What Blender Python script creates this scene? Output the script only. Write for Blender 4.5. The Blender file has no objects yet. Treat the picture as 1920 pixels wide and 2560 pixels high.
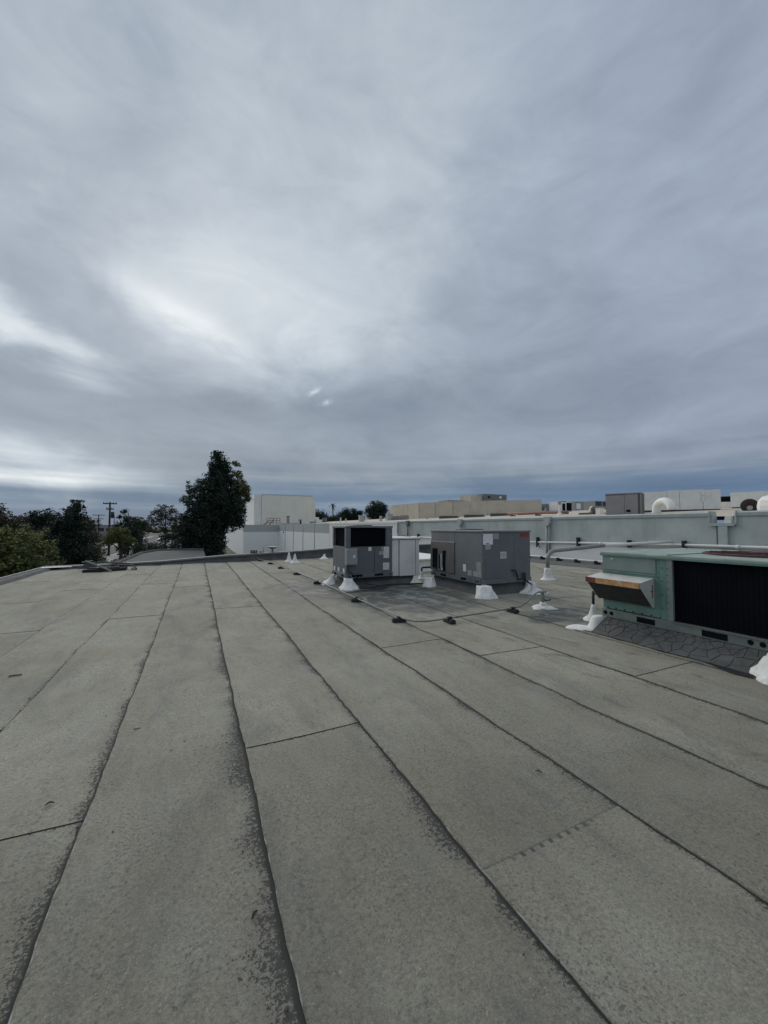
import bpy, bmesh, math, random
import numpy as np
from mathutils import Vector, Matrix

random.seed(7)
rng = np.random.default_rng(7)
R = math.radians
PI = math.pi
scene = bpy.context.scene
col = scene.collection

# ------------------------------------------------------------------ camera
cd = bpy.data.cameras.new('camera')
cam = bpy.data.objects.new('camera', cd)
col.objects.link(cam)
cam.location = (0, 0, 1.63)
cam.rotation_euler = (R(90 + 2.18), 0, R(-25.65))
cd.sensor_fit = 'HORIZONTAL'
cd.sensor_width = 36.0
cd.lens = 18.23
cd.clip_start = 0.05
cd.clip_end = 6000
scene.camera = cam

# ------------------------------------------------------------------ view
vs = scene.view_settings
vs.view_transform = 'Standard'
vs.look = 'None'
vs.exposure = 0.0
vs.gamma = 1.0
vs.use_curve_mapping = False
scene.cycles.use_denoising = True
scene.cycles.max_bounces = 6

# ------------------------------------------------------------------ sun (weak, behind thick cloud)
SUN_AZ, SUN_EL = -6.0, 30.0
sd = bpy.data.lights.new('sun', 'SUN')
sd.energy = 1.5
sd.angle = R(60)
sd.color = (1.0, 0.95, 0.87)
sun = bpy.data.objects.new('sun', sd)
col.objects.link(sun)
to_sun = Vector((math.sin(R(SUN_AZ)) * math.cos(R(SUN_EL)), math.cos(R(SUN_AZ)) * math.cos(R(SUN_EL)), math.sin(R(SUN_EL))))
sun.rotation_euler = (-to_sun).to_track_quat('-Z', 'Y').to_euler()
sun.location = (0, 0, 60)


# ------------------------------------------------------------------ node expression helper
class NX:
    def __init__(self, nt):
        self.nt = nt

    def node(self, t, **kw):
        n = self.nt.nodes.new(t)
        for k, v in kw.items():
            setattr(n, k, v)
        return n

    def link(self, a, b):
        self.nt.links.new(a, b)

    def put(self, sock, v):
        if isinstance(v, bpy.types.NodeSocket):
            self.link(v, sock)
        else:
            sock.default_value = v

    def m(self, op, a, b=None, c=None, clamp=False):
        n = self.node('ShaderNodeMath', operation=op, use_clamp=clamp)
        self.put(n.inputs[0], a)
        if b is not None:
            self.put(n.inputs[1], b)
        if c is not None:
            self.put(n.inputs[2], c)
        return n.outputs[0]

    def add(self, a, b): return self.m('ADD', a, b)
    def sub(self, a, b): return self.m('SUBTRACT', a, b)
    def mul(self, a, b): return self.m('MULTIPLY', a, b)
    def div(self, a, b): return self.m('DIVIDE', a, b)

    def smooth(self, x, lo, hi, a=0.0, b=1.0):
        n = self.node('ShaderNodeMapRange', interpolation_type='SMOOTHSTEP')
        self.put(n.inputs['Value'], x)
        self.put(n.inputs['From Min'], lo)
        self.put(n.inputs['From Max'], hi)
        self.put(n.inputs['To Min'], a)
        self.put(n.inputs['To Max'], b)
        return n.outputs[0]

    def noise(self, vec, scale, detail=2.0, rough=0.5, dist=0.0):
        n = self.node('ShaderNodeTexNoise')
        if vec is not None:
            self.link(vec, n.inputs['Vector'])
        n.inputs['Scale'].default_value = scale
        n.inputs['Detail'].default_value = detail
        n.inputs['Roughness'].default_value = rough
        n.inputs['Distortion'].default_value = dist
        return n.outputs['Fac']

    def xyz(self, x, y, z=0.0):
        n = self.node('ShaderNodeCombineXYZ')
        for i, v in enumerate((x, y, z)):
            self.put(n.inputs[i], v)
        return n.outputs[0]

    def sep(self, v):
        n = self.node('ShaderNodeSeparateXYZ')
        self.link(v, n.inputs[0])
        return n.outputs

    def mix(self, fac, a, b, mode='MIX'):
        n = self.node('ShaderNodeMix', data_type='RGBA', blend_type=mode)
        self.put(n.inputs[0], fac)
        self.put(n.inputs[6], a if isinstance(a, bpy.types.NodeSocket) else (*a[:3], 1))
        self.put(n.inputs[7], b if isinstance(b, bpy.types.NodeSocket) else (*b[:3], 1))
        return n.outputs[2]

    def ramp(self, fac, stops, interp='LINEAR'):
        n = self.node('ShaderNodeValToRGB')
        self.link(fac, n.inputs[0])
        cr = n.color_ramp
        cr.interpolation = interp
        while len(cr.elements) < len(stops):
            cr.elements.new(0.5)
        for e, (p, c) in zip(cr.elements, stops):
            e.position = p
            e.color = (*c[:3], 1)
        return n.outputs[0]


# ------------------------------------------------------------------ sky
world = bpy.data.worlds.new('World')
scene.world = world
world.use_nodes = True
wt = world.node_tree
wt.nodes.clear()
W = NX(wt)
wout = W.node('ShaderNodeOutputWorld')
wbg = W.node('ShaderNodeBackground')
wbg.inputs['Strength'].default_value = 0.1
W.link(wbg.outputs[0], wout.inputs[0])
nish = W.node('ShaderNodeTexSky', sky_type='NISHITA')
nish.sun_disc = False
nish.sun_elevation = R(SUN_EL)
nish.sun_rotation = R(SUN_AZ)
nish.air_density = 1.2
nish.dust_density = 0.6
tc = W.node('ShaderNodeTexCoord')
dx, dy, dz = W.sep(tc.outputs['Generated'])
zc = W.m('MAXIMUM', dz, 0.0)
el = W.mul(W.m('ARCSINE', W.m('MINIMUM', zc, 0.9999)), 180 / PI)
az = W.mul(W.m('ARCTAN2', dx, dy), 180 / PI)
# cloud layer seen in plan, streets of cloud run towards azimuth 30 degrees
den = W.add(zc, 0.10)
px_, py_ = W.div(dx, den), W.div(dy, den)
ca, sa = math.cos(R(30)), math.sin(R(30))
along = W.add(W.mul(px_, sa), W.mul(py_, ca))
across = W.sub(W.mul(px_, ca), W.mul(py_, sa))
pl = W.xyz(W.mul(across, 1.0), W.mul(along, 0.85), 0.0)
n_big = W.noise(pl, 0.9, 3.0, 0.5, 0.6)
n_mid = W.noise(pl, 2.1, 5.0, 0.55, 0.5)
sky_v = W.xyz(W.mul(dx, 1.0), W.mul(dy, 1.0), W.mul(dz, 2.1))
n_soft = W.noise(sky_v, 2.6, 5.0, 0.55, 0.7)
n_fluff = W.noise(sky_v, 6.0, 5.0, 0.6, 0.9)
n_warp = W.noise(sky_v, 3.4, 4.0, 0.55, 0.4)
n_hz = W.noise(W.xyz(W.mul(az, 0.02), W.mul(el, 0.42), 3.0), 1.6, 4.0, 0.55, 0.3)
n_puff = W.noise(tc.outputs['Generated'], 46.0, 4.0, 0.6, 0.4)
azw = W.add(az, W.mul(W.sub(n_warp, 0.5), 22.0))
elw = W.add(el, W.mul(W.sub(n_soft, 0.5), 10.0))


def blob(a0, e0, sa_, se_, amp, rot=0.0, A=azw, E=elw):
    u = W.sub(A, a0)
    v = W.sub(E, e0)
    c, s = math.cos(R(rot)), math.sin(R(rot))
    p = W.add(W.mul(u, c), W.mul(v, s))
    q = W.sub(W.mul(v, c), W.mul(u, s))
    r2 = W.add(W.m('POWER', W.m('ABSOLUTE', W.div(p, sa_)), 2.0), W.m('POWER', W.m('ABSOLUTE', W.div(q, se_)), 2.0))
    return W.mul(W.m('EXPONENT', W.mul(r2, -1.0)), amp)


L0 = W.node('ShaderNodeFloatCurve')
cv = L0.mapping.curves[0]
pts = [(0, .215), (.035, .22), (.075, .285), (.13, .355), (.2, .385), (.3, .43), (.45, .46), (.62, .47), (1, .72)]  # last point: zenith above the view, raised to brighten roof and upright faces
cv.points[0].location = pts[0]
cv.points[1].location = pts[-1]
for p_ in pts[1:-1]:
    cv.points.new(*p_)
L0.mapping.update()
W.link(W.div(el, 90.0), L0.inputs['Value'])
L = L0.outputs[0]
for b_ in (blob(8, 33, 22, 14, .115), blob(-1.5, 25.9, 8, 1.7, .26, -17, W.add(az, W.mul(W.sub(n_warp, .5), 9.0)), W.add(el, W.mul(W.sub(n_fluff, .5), 3.5))), blob(3, 29.0, 12, 5.5, .12, -12), blob(18, 28, 18, 5.0, .06, -3), blob(26, 38, 16, 10, .03),
           blob(-18, 20.8, 8, 1.7, .38, -17), blob(-19, 8.2, 11, 2.0, .30, -8), blob(-14, 5.2, 12, .8, .20, 0, az, el),
           blob(22, 3.2, 22, .6, .10, 1, az, el), blob(44, 9.5, 20, 2.5, .03, 6),
           blob(6, 17.0, 22, 3.0, -.085, 2), blob(28, 17.0, 12, 4.0, -.05, 0), blob(-16, 29, 7, 6, -.05, -20),
           blob(62, 40, 25, 30, -.035), blob(62, 4.2, 40, 2.0, -.05, 0, az, el)):
    L = W.add(L, b_)
L = W.mul(L, W.add(1.0, W.mul(W.sub(n_mid, 0.5), 0.14)))
L = W.mul(L, W.add(1.0, W.mul(W.sub(n_soft, 0.5), 0.62)))
L = W.mul(L, W.add(1.0, W.mul(W.sub(n_fluff, 0.5), 0.36)))
hzm = W.smooth(el, 14.0, 3.0)
L = W.mul(L, W.add(1.0, W.mul(hzm, W.mul(W.sub(n_hz, 0.5), 1.1))))
for b_ in (blob(15.3, 19.0, .75, .28, .21, 28, W.add(az, W.mul(W.sub(n_puff, .5), 2.4)), W.add(el, W.mul(W.sub(n_puff, .5), 1.0))), blob(17.1, 17.7, .85, .34, .23, 22, W.add(az, W.mul(W.sub(n_puff, .5), 2.4)), W.add(el, W.mul(W.sub(n_puff, .5), 1.0)))):
    L = W.add(L, b_)
cloud = W.ramp(L, [(.12, (.085, .130, .20)), (.22, (.150, .207, .290)), (.31, (.255, .300, .362)), (.44, (.378, .438, .512)), (.60, (.56, .622, .685)), (.88, (.84, .89, .91)), (1.0, (.97, .98, .97))])
lav = W.smooth(az, 25.0, 75.0)
cloud = W.mix(W.mul(lav, .35), cloud, (.93, .96, 1.12), 'MULTIPLY')
hzb = W.mul(W.smooth(el, 8.0, 3.0), W.smooth(L, .55, .25))
cloud = W.mix(W.mul(hzb, .6), cloud, (.82, 1.0, 1.16), 'MULTIPLY')
cl10 = W.node('ShaderNodeVectorMath', operation='SCALE')
W.link(cloud, cl10.inputs[0])
cl10.inputs['Scale'].default_value = 10.0
W.link(W.mix(0.04, cl10.outputs[0], nish.outputs[0]), wbg.inputs['Color'])


# ------------------------------------------------------------------ materials
MATS = {}


def newmat(name):
    m = bpy.data.materials.new(name)
    m.use_nodes = True
    nt = m.node_tree
    b = nt.nodes['Principled BSDF']
    return m, NX(nt), b


def pbr(name, c, rough=0.6, metal=0.0, var=0.12, scale=3.0, bump=0.0, bscale=40.0, dirt=None, dirt_amt=0.0, dirt_scale=2.0, streak=0.0, spec=0.4, streak_f=5.0):
    if name in MATS:
        return MATS[name]
    m, x, b = newmat(name)
    t = x.node('ShaderNodeTexCoord').outputs['Object']
    n = x.noise(t, scale, 5.0, 0.6)
    lo = tuple(v * (1 - var) for v in c)
    hi = tuple(min(1, v * (1 + var)) for v in c)
    base = x.mix(x.smooth(n, .25, .75), lo, hi)
    if dirt is not None:
        d = x.noise(t, dirt_scale, 6.0, 0.65, 0.4)
        base = x.mix(x.mul(x.smooth(d, .5, .72), dirt_amt), base, dirt)
    if streak:
        s = x.sep(t)
        st = x.noise(x.xyz(x.mul(x.add(s[0], s[1]), streak_f), x.mul(s[2], streak_f * .07), 0.0), 1.6, 4.0, 0.6)
        base = x.mix(x.mul(x.smooth(st, .5, .75), streak), base, tuple(v * .55 for v in c))
    x.link(base, b.inputs['Base Color'])
    b.inputs['Roughness'].default_value = rough
    b.inputs['Metallic'].default_value = metal
    b.inputs['Specular IOR Level'].default_value = spec
    if bump:
        bp = x.node('ShaderNodeBump')
        bp.inputs['Strength'].default_value = bump
        bp.inputs['Distance'].default_value = 0.01
        x.link(x.noise(t, bscale, 4.0, 0.6), bp.inputs['Height'])
        x.link(bp.outputs[0], b.inputs['Normal'])
    MATS[name] = m
    return m


def mat_sheet():
    """granulated cap sheet: worn granules, seam bleed-out, ponding stain"""
    m, x, b = newmat('cap_sheet')
    uv = x.node('ShaderNodeUVMap', uv_map='from_right')
    u2 = x.node('ShaderNodeUVMap', uv_map='from_left')
    ur, vf, _ = x.sep(uv.outputs[0])       # metres to the right lap, metres to the far end
    ul, vn, _ = x.sep(u2.outputs[0])       # metres to the left edge, metres to the near end
    g = x.node('ShaderNodeNewGeometry').outputs['Position']
    gx, gy, gz = x.sep(g)
    oi = x.node('ShaderNodeObjectInfo').outputs['Random']
    near = x.smooth(gy, 4.0, 1.2)  # near strip mask: painted lens falloff as well as barer granules
    bl = x.node('ShaderNodeAttribute', attribute_type='OBJECT', attribute_name='bleed').outputs['Fac']
    fine = x.noise(g, 150.0, 2.0, 0.6)
    grit = x.noise(g, 52.0, 3.0, 0.7)
    clump = x.noise(g, 62.0, 4.0, 0.78)
    mid = x.noise(g, 3.2, 5.0, 0.6, 0.3)
    big = x.noise(g, 0.75, 3.0, 0.55, 0.4)
    runs = x.noise(x.xyz(x.mul(gx, 3.2), x.mul(gy, 0.5), 0), 1.7, 4.0, 0.6, 0.4)
    c = x.mix(x.smooth(big, .3, .7), (.268, .252, .196), (.326, .312, .256))
    c = x.mix(x.smooth(mid, .35, .75, 0, .55), c, (.268, .242, .180))
    c = x.mix(x.smooth(runs, .5, .78, 0, .45), c, (.215, .220, .205))
    # granule loss: broad soft dirt, drawn out along the roll
    loss = x.noise(x.xyz(x.mul(gx, 1.5), x.mul(gy, .55), x.mul(oi, 12.0)), 1.25, 6.0, .68, .5)
    loss2 = x.noise(x.xyz(x.mul(gx, 2.6), x.mul(gy, 1.3), x.mul(oi, 5.0)), 3.1, 6.0, .7, .6)
    c = x.mix(x.smooth(loss, .45, .72, 0, .55), c, (.150, .147, .132))
    c = x.mix(x.smooth(loss2, .50, .76, 0, .45), c, (.140, .142, .135))
    tone = x.sub(x.add(.96, x.mul(oi, .14)), x.mul(near, .27))  # random sheet tone; near strip darkened in colour for vignetting and view angle
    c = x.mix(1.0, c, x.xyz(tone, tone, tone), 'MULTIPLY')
    # granules
    k = x.add(x.add(.10, x.mul(fine, .90)), x.mul(grit, .90))
    c = x.mix(1.0, c, x.xyz(k, k, k), 'MULTIPLY')
    # bare dark asphalt pinholes, patchy
    patch = x.smooth(x.noise(g, 1.5, 3.0, .6), .42, .68)
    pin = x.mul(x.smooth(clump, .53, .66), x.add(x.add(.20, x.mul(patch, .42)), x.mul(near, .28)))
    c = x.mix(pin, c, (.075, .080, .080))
    speck = x.smooth(x.noise(g, 58.0, 2.5, .6), .55, .65)
    streaks = x.smooth(x.noise(x.xyz(x.mul(gx, 3.0), x.mul(gy, .9), x.mul(oi, 7.0)), 1.6, 4.0, .65, .4), .42, .62)
    c = x.mix(x.mul(speck, x.add(.12, x.mul(streaks, .42))), c, (.062, .064, .060))
    lightpin = x.smooth(x.noise(g, 75.0, 2.0, .6), .66, .74)
    c = x.mix(x.mul(lightpin, .35), c, (.40, .40, .38))
    # worn smears along the roll
    smear = x.noise(x.xyz(x.mul(gx, 1.6), x.mul(gy, 0.9), 4.0), 2.3, 5.0, .65, .6)
    right_side = x.smooth(gx, 1.5, 5.0)
    c = x.mix(x.mul(x.smooth(smear, .52, .74), x.add(.14, x.mul(right_side, .76))), c, (.092, .094, .090))
    # seam bleed: dark, granular, on the lower sheet beside the lap
    wav = x.noise(x.xyz(0.0, x.mul(gy, 1.0), x.mul(oi, 40.0)), 1.9, 4.0, .65)
    wid = x.add(.010, x.mul(x.mul(x.m('POWER', x.smooth(wav, .30, .78), 1.4), .105), bl))
    gran = x.add(x.mul(grit, .70), x.add(x.mul(clump, .45), x.mul(fine, .30)))
    rel = x.div(ur, wid)
    dark = x.smooth(x.add(rel, x.mul(x.sub(gran, .75), 9.0)), 1.0, .45)
    bead = x.add(.011, x.mul(x.mul(bl, .015), x.smooth(wav, .25, .6)))
    core = x.smooth(x.add(ur, x.mul(x.sub(grit, .5), .012)), bead, x.mul(bead, .5))
    dark = x.m('MAXIMUM', x.mul(dark, x.smooth(bl, 0.0, .35)), x.mul(core, x.smooth(bl, -.2, .55)))
    haze_ = x.mul(x.smooth(x.div(ur, wid), 3.2, .3), x.mul(.35, bl))
    c = x.mix(haze_, c, (.110, .107, .098))
    c = x.mix(x.mul(dark, x.add(.78, x.mul(core, .18))), c, (.031, .031, .029))
    # head lap at the far end of the sheet
    tooth = x.noise(x.xyz(x.mul(gx, 1.0), 0.0, x.mul(oi, 9.0)), 34.0, 2.0, .5)
    endw = x.add(.010, x.mul(x.smooth(tooth, .52, .66), .018))
    lap = x.node('ShaderNodeAttribute', attribute_type='OBJECT', attribute_name='faint_lap').outputs['Fac']
    endd = x.mul(x.smooth(vf, endw, x.mul(endw, .55)), x.smooth(x.noise(g, 5.0, 2.0, .5), .22, .40))
    teeth = x.mul(x.smooth(x.m('SINE', x.mul(gx, 98.0)), .25, .6), x.mul(x.smooth(vf, .034, .026), x.smooth(vf, .0, .006)))
    midlap = x.mul(x.smooth(ul, .10, .25), x.smooth(ur, .12, .35))
    endd = x.mix(lap, endd, x.m('MAXIMUM', x.mul(endd, .30), x.mul(x.mul(teeth, midlap), .8)))
    c = x.mix(x.mul(endd, .9), c, (.040, .043, .043))
    # bright edge highlight painted into the colour of the lap
    edge = x.mul(x.smooth(ul, .007, .003), x.smooth(x.noise(g, 9.0, 3.0, .6), .48, .62))
    c = x.mix(x.mul(edge, x.mul(.55, bl)), c, (.50, .50, .48))
    # water marks round the units
    def pond(cx, cy, sx, sy):
        wn = x.sub(x.noise(g, 1.3, 4.0, .65, .5), .5)
        a = x.div(x.add(x.sub(gx, cx), x.mul(wn, 1.6)), sx)
        q = x.div(x.add(x.sub(gy, cy), x.mul(wn, 1.8)), sy)
        return x.smooth(x.add(x.mul(a, a), x.mul(q, q)), 1.25, .35)
    p1 = x.m('MAXIMUM', pond(4.5, 8.1, 1.75, 2.1), pond(2.9, 10.4, 1.2, 1.9))
    p1 = x.m('MAXIMUM', p1, pond(6.2, 5.1, 1.0, .55))
    blot = x.noise(g, 2.6, 5.0, .6, .7)
    c = x.mix(x.mul(p1, x.smooth(blot, .38, .56, .38, .96)), c, (.062, .068, .066))
    inner = x.mul(pond(4.75, 8.0, .75, .75), x.smooth(blot, .55, .45))
    c = x.mix(x.mul(inner, .55), c, (.22, .245, .25))
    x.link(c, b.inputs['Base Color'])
    x.link(x.sub(.92, x.mul(p1, .25)), b.inputs['Roughness'])
    b.inputs['Specular IOR Level'].default_value = .35
    bp = x.node('ShaderNodeBump')
    bp.inputs['Strength'].default_value = .55
    bp.inputs['Distance'].default_value = .006
    x.link(x.add(x.mul(grit, .7), x.mul(fine, .4)), bp.inputs['Height'])
    x.link(bp.outputs[0], b.inputs['Normal'])
    MATS['cap_sheet'] = m
    return m


def mat_leaf(name, c1, c2, c3=None):
    if name in MATS:
        return MATS[name]
    m, x, b = newmat(name)
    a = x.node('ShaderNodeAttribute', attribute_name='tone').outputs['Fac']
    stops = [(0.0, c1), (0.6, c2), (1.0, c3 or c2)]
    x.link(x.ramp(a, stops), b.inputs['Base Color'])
    b.inputs['Roughness'].default_value = .65
    b.inputs['Specular IOR Level'].default_value = .25
    MATS[name] = m
    return m


def mat_print(name, base=(.80, .80, .80), rows=9.0, ink=(.12, .12, .13), fill=.5, border=.08):
    if name in MATS:
        return MATS[name]
    m, x, b = newmat(name)
    u, v, _ = x.sep(x.node('ShaderNodeUVMap', uv_map='UVMap').outputs[0])
    row = x.m('FRACT', x.mul(v, rows))
    rowid = x.m('FLOOR', x.mul(v, rows))
    line = x.mul(x.smooth(row, .25, .35), x.smooth(row, .8, .7))
    words = x.noise(x.xyz(x.mul(u, 14.0), x.mul(rowid, 3.7), 0), 1.0, 3.0, .7)
    ln = x.mul(line, x.smooth(words, 1 - fill - .04, 1 - fill + .04))
    inb = x.mul(x.mul(x.smooth(u, border, border + .02), x.smooth(u, 1 - border, .98 - border)), x.mul(x.smooth(v, border, border + .02), x.smooth(v, 1 - border, .98 - border)))
    wear = x.noise(x.node('ShaderNodeTexCoord').outputs['Object'], 14.0, 4.0, .6)
    bc = x.mix(x.smooth(wear, .45, .75, 0, .5), base, tuple(k * .72 for k in base))
    x.link(x.mix(x.mul(x.mul(ln, inb), .8), bc, ink), b.inputs['Base Color'])
    b.inputs['Roughness'].default_value = .5
    MATS[name] = m
    return m


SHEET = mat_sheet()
M_FELT = pbr('felt_grey', (.100, .101, .098), .9, var=.3, scale=5, bump=.6, bscale=90)
M_FELT_D = pbr('felt_dark', (.12, .12, .118), .92, var=.35, scale=5, bump=.6, bscale=80)
M_CURB = pbr('curb_felt', (.085, .087, .084), .9, var=.3, scale=2.5, bump=.5, bscale=60, dirt=(.15, .15, .14), dirt_amt=.5)
M_CAP = pbr('galvanised_cap', (.42, .42, .40), .5, .35, var=.15, scale=4)
M_BLACK = pbr('black_rubber', (.018, .018, .018), .7, var=.3, scale=20)
M_PIPEBLK = pbr('black_pipe', (.025, .026, .027), .5)
M_WHITE = pbr('white_mastic', (.80, .79, .75), .8, var=.12, scale=8, bump=.9, bscale=34, dirt=(.40, .385, .34), dirt_amt=.7, dirt_scale=7)
M_WPAINT = pbr('white_paint', (.80, .79, .75), .6, var=.06, scale=1.2, dirt=(.58, .58, .55), dirt_amt=.35, dirt_scale=.8, streak=.12, streak_f=2.0)
M_WBRIGHT = pbr('bright_white_panel', (.86, .86, .82), .7, var=.03, scale=.4, dirt=(.74, .73, .70), dirt_amt=.4, dirt_scale=.4)
M_WMETAL = pbr('white_sheet_metal', (.82, .81, .77), .5, var=.05, scale=3, dirt=(.45, .45, .43), dirt_amt=.3)
M_WALLG = pbr('grey_green_wall_paint', (.46, .50, .475), .75, var=.14, scale=.9, dirt=(.54, .59, .56), dirt_amt=.5, dirt_scale=.7, streak=.30, streak_f=1.6, bump=.2, bscale=30)
M_WALLT = pbr('wall_trim_metal', (.43, .475, .455), .5, var=.12, scale=3, dirt=(.42, .46, .45), dirt_amt=.4)
M_WALLCREAM = pbr('cream_wall', (.80, .77, .68), .8, var=.05, scale=.4, streak=.16, streak_f=.9)
M_WALLCREAM_D = pbr('grey_band_paint', (.43, .46, .44), .8, var=.06, scale=.4)
M_TAN = pbr('tan_panel', (.58, .515, .415), .8, var=.10, scale=.35, streak=.62, streak_f=.75, dirt=(.30, .255, .20), dirt_amt=.4, dirt_scale=.4)
M_TANROOF = pbr('tan_gravel_roof', (.50, .45, .37), .9, var=.15, scale=.5)
M_RUST = pbr('rusty_pipe', (.24, .13, .085), .8, var=.25, scale=6, dirt=(.22, .09, .04), dirt_amt=.6)
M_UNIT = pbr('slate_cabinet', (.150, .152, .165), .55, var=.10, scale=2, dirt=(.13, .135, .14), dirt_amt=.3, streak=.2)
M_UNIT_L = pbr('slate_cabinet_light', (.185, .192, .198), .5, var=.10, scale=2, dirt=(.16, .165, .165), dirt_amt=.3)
M_UNIT_B = pbr('brownish_hood', (.155, .138, .128), .6, var=.12, scale=3, dirt=(.15, .13, .11), dirt_amt=.35)
M_RAIL = pbr('rail_metal', (.155, .168, .172), .5, var=.18, scale=5, dirt=(.06, .06, .06), dirt_amt=.5)
M_BOXG = pbr('grey_switch_box', (.30, .32, .32), .5, var=.06, scale=5)
M_COIL = pbr('condenser_coil', (.006, .007, .010), .85, var=.3, scale=1.5, bump=.5, bscale=120, spec=.1)
M_HOLE = pbr('dark_opening', (.007, .008, .010), .9, spec=.1)
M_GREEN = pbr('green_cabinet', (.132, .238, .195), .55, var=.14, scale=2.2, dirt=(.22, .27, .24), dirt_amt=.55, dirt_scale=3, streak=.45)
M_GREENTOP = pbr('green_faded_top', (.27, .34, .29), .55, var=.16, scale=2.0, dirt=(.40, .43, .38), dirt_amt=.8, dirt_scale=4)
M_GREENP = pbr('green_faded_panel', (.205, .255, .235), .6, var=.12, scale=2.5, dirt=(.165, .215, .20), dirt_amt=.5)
M_GREENRAIL = pbr('green_grey_rail', (.17, .205, .18), .65, var=.25, scale=4, dirt=(.10, .075, .05), dirt_amt=.5)
M_HOODW = pbr('hood_galvanised', (.58, .58, .54), .55, .1, var=.12, scale=5, dirt=(.33, .27, .20), dirt_amt=.4, dirt_scale=4)
M_HOODR = pbr('hood_rust_lip', (.50, .27, .12), .75, var=.35, scale=9, dirt=(.58, .46, .30), dirt_amt=.9, dirt_scale=7)
M_HOODR2 = pbr('hood_red_rust', (.20, .06, .045), .8, var=.3, scale=8)
M_FILTER = pbr('hood_filter', (.045, .048, .046), .9, var=.25, scale=6)
M_FANRUST = pbr('fan_grille_rust', (.085, .028, .028), .7, var=.3, scale=8)
M_CONDUIT = pbr('grey_conduit', (.21, .21, .20), .55, .2, var=.15, scale=10)
M_PIPEG = pbr('grey_pipe', (.30, .295, .28), .6, .2, var=.15, scale=8)
M_BROWNU = pbr('brown_grey_cabinet', (.30, .28, .275), .6, var=.08, scale=1.2, streak=.12)
M_BROWND = pbr('brown_cabinet_side', (.11, .10, .10), .6)
M_ASPH = pbr('asphalt', (.055, .057, .06), .9, var=.2, scale=.6)
M_CONC = pbr('concrete', (.30, .295, .275), .85, var=.12, scale=.8)
M_GROUND = pbr('ground_mix', (.12, .12, .10), .95, var=.3, scale=.06)
M_BARK = pbr('bark', (.075, .055, .04), .9, var=.3, scale=8)
M_WOOD = pbr('weathered_wood', (.17, .16, .145), .85, var=.2, scale=10)
M_POLE = pbr('pole_wood', (.035, .03, .028), .9, var=.3, scale=6)
M_GLASS = pbr('dark_glass', (.03, .035, .04), .15, spec=.5)
M_YEL = pbr('orange_sign_paint', (.55, .24, .02), .6)
M_REDP = pbr('red_sticker', (.36, .035, .02), .5, var=.25, scale=30)
M_BEIGEP = pbr('beige_sticker', (.33, .33, .31), .6)
M_STK = pbr('white_sticker', (.80, .80, .80), .5, var=.06, scale=20, dirt=(.40, .40, .40), dirt_amt=.4, dirt_scale=10)
M_PRINT = mat_print('printed_label')
M_PRINT2 = mat_print('printed_notice', (.62, .62, .58), 7.0, (.08, .08, .08), .62, .1)
M_PRINT3 = mat_print('worn_label', (.42, .43, .43), 5.0, (.10, .10, .11), .5, .1)
M_LEAFD = pbr('dry_leaf', (.045, .036, .026), .8, var=.3, scale=30)
M_STONE = pbr('pale_stone', (.40, .37, .31), .9, var=.2, scale=40)
M_REDRAIL = pbr('red_oxide_steel', (.16, .075, .06), .7)


# ------------------------------------------------------------------ builders
ORG = {}


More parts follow.
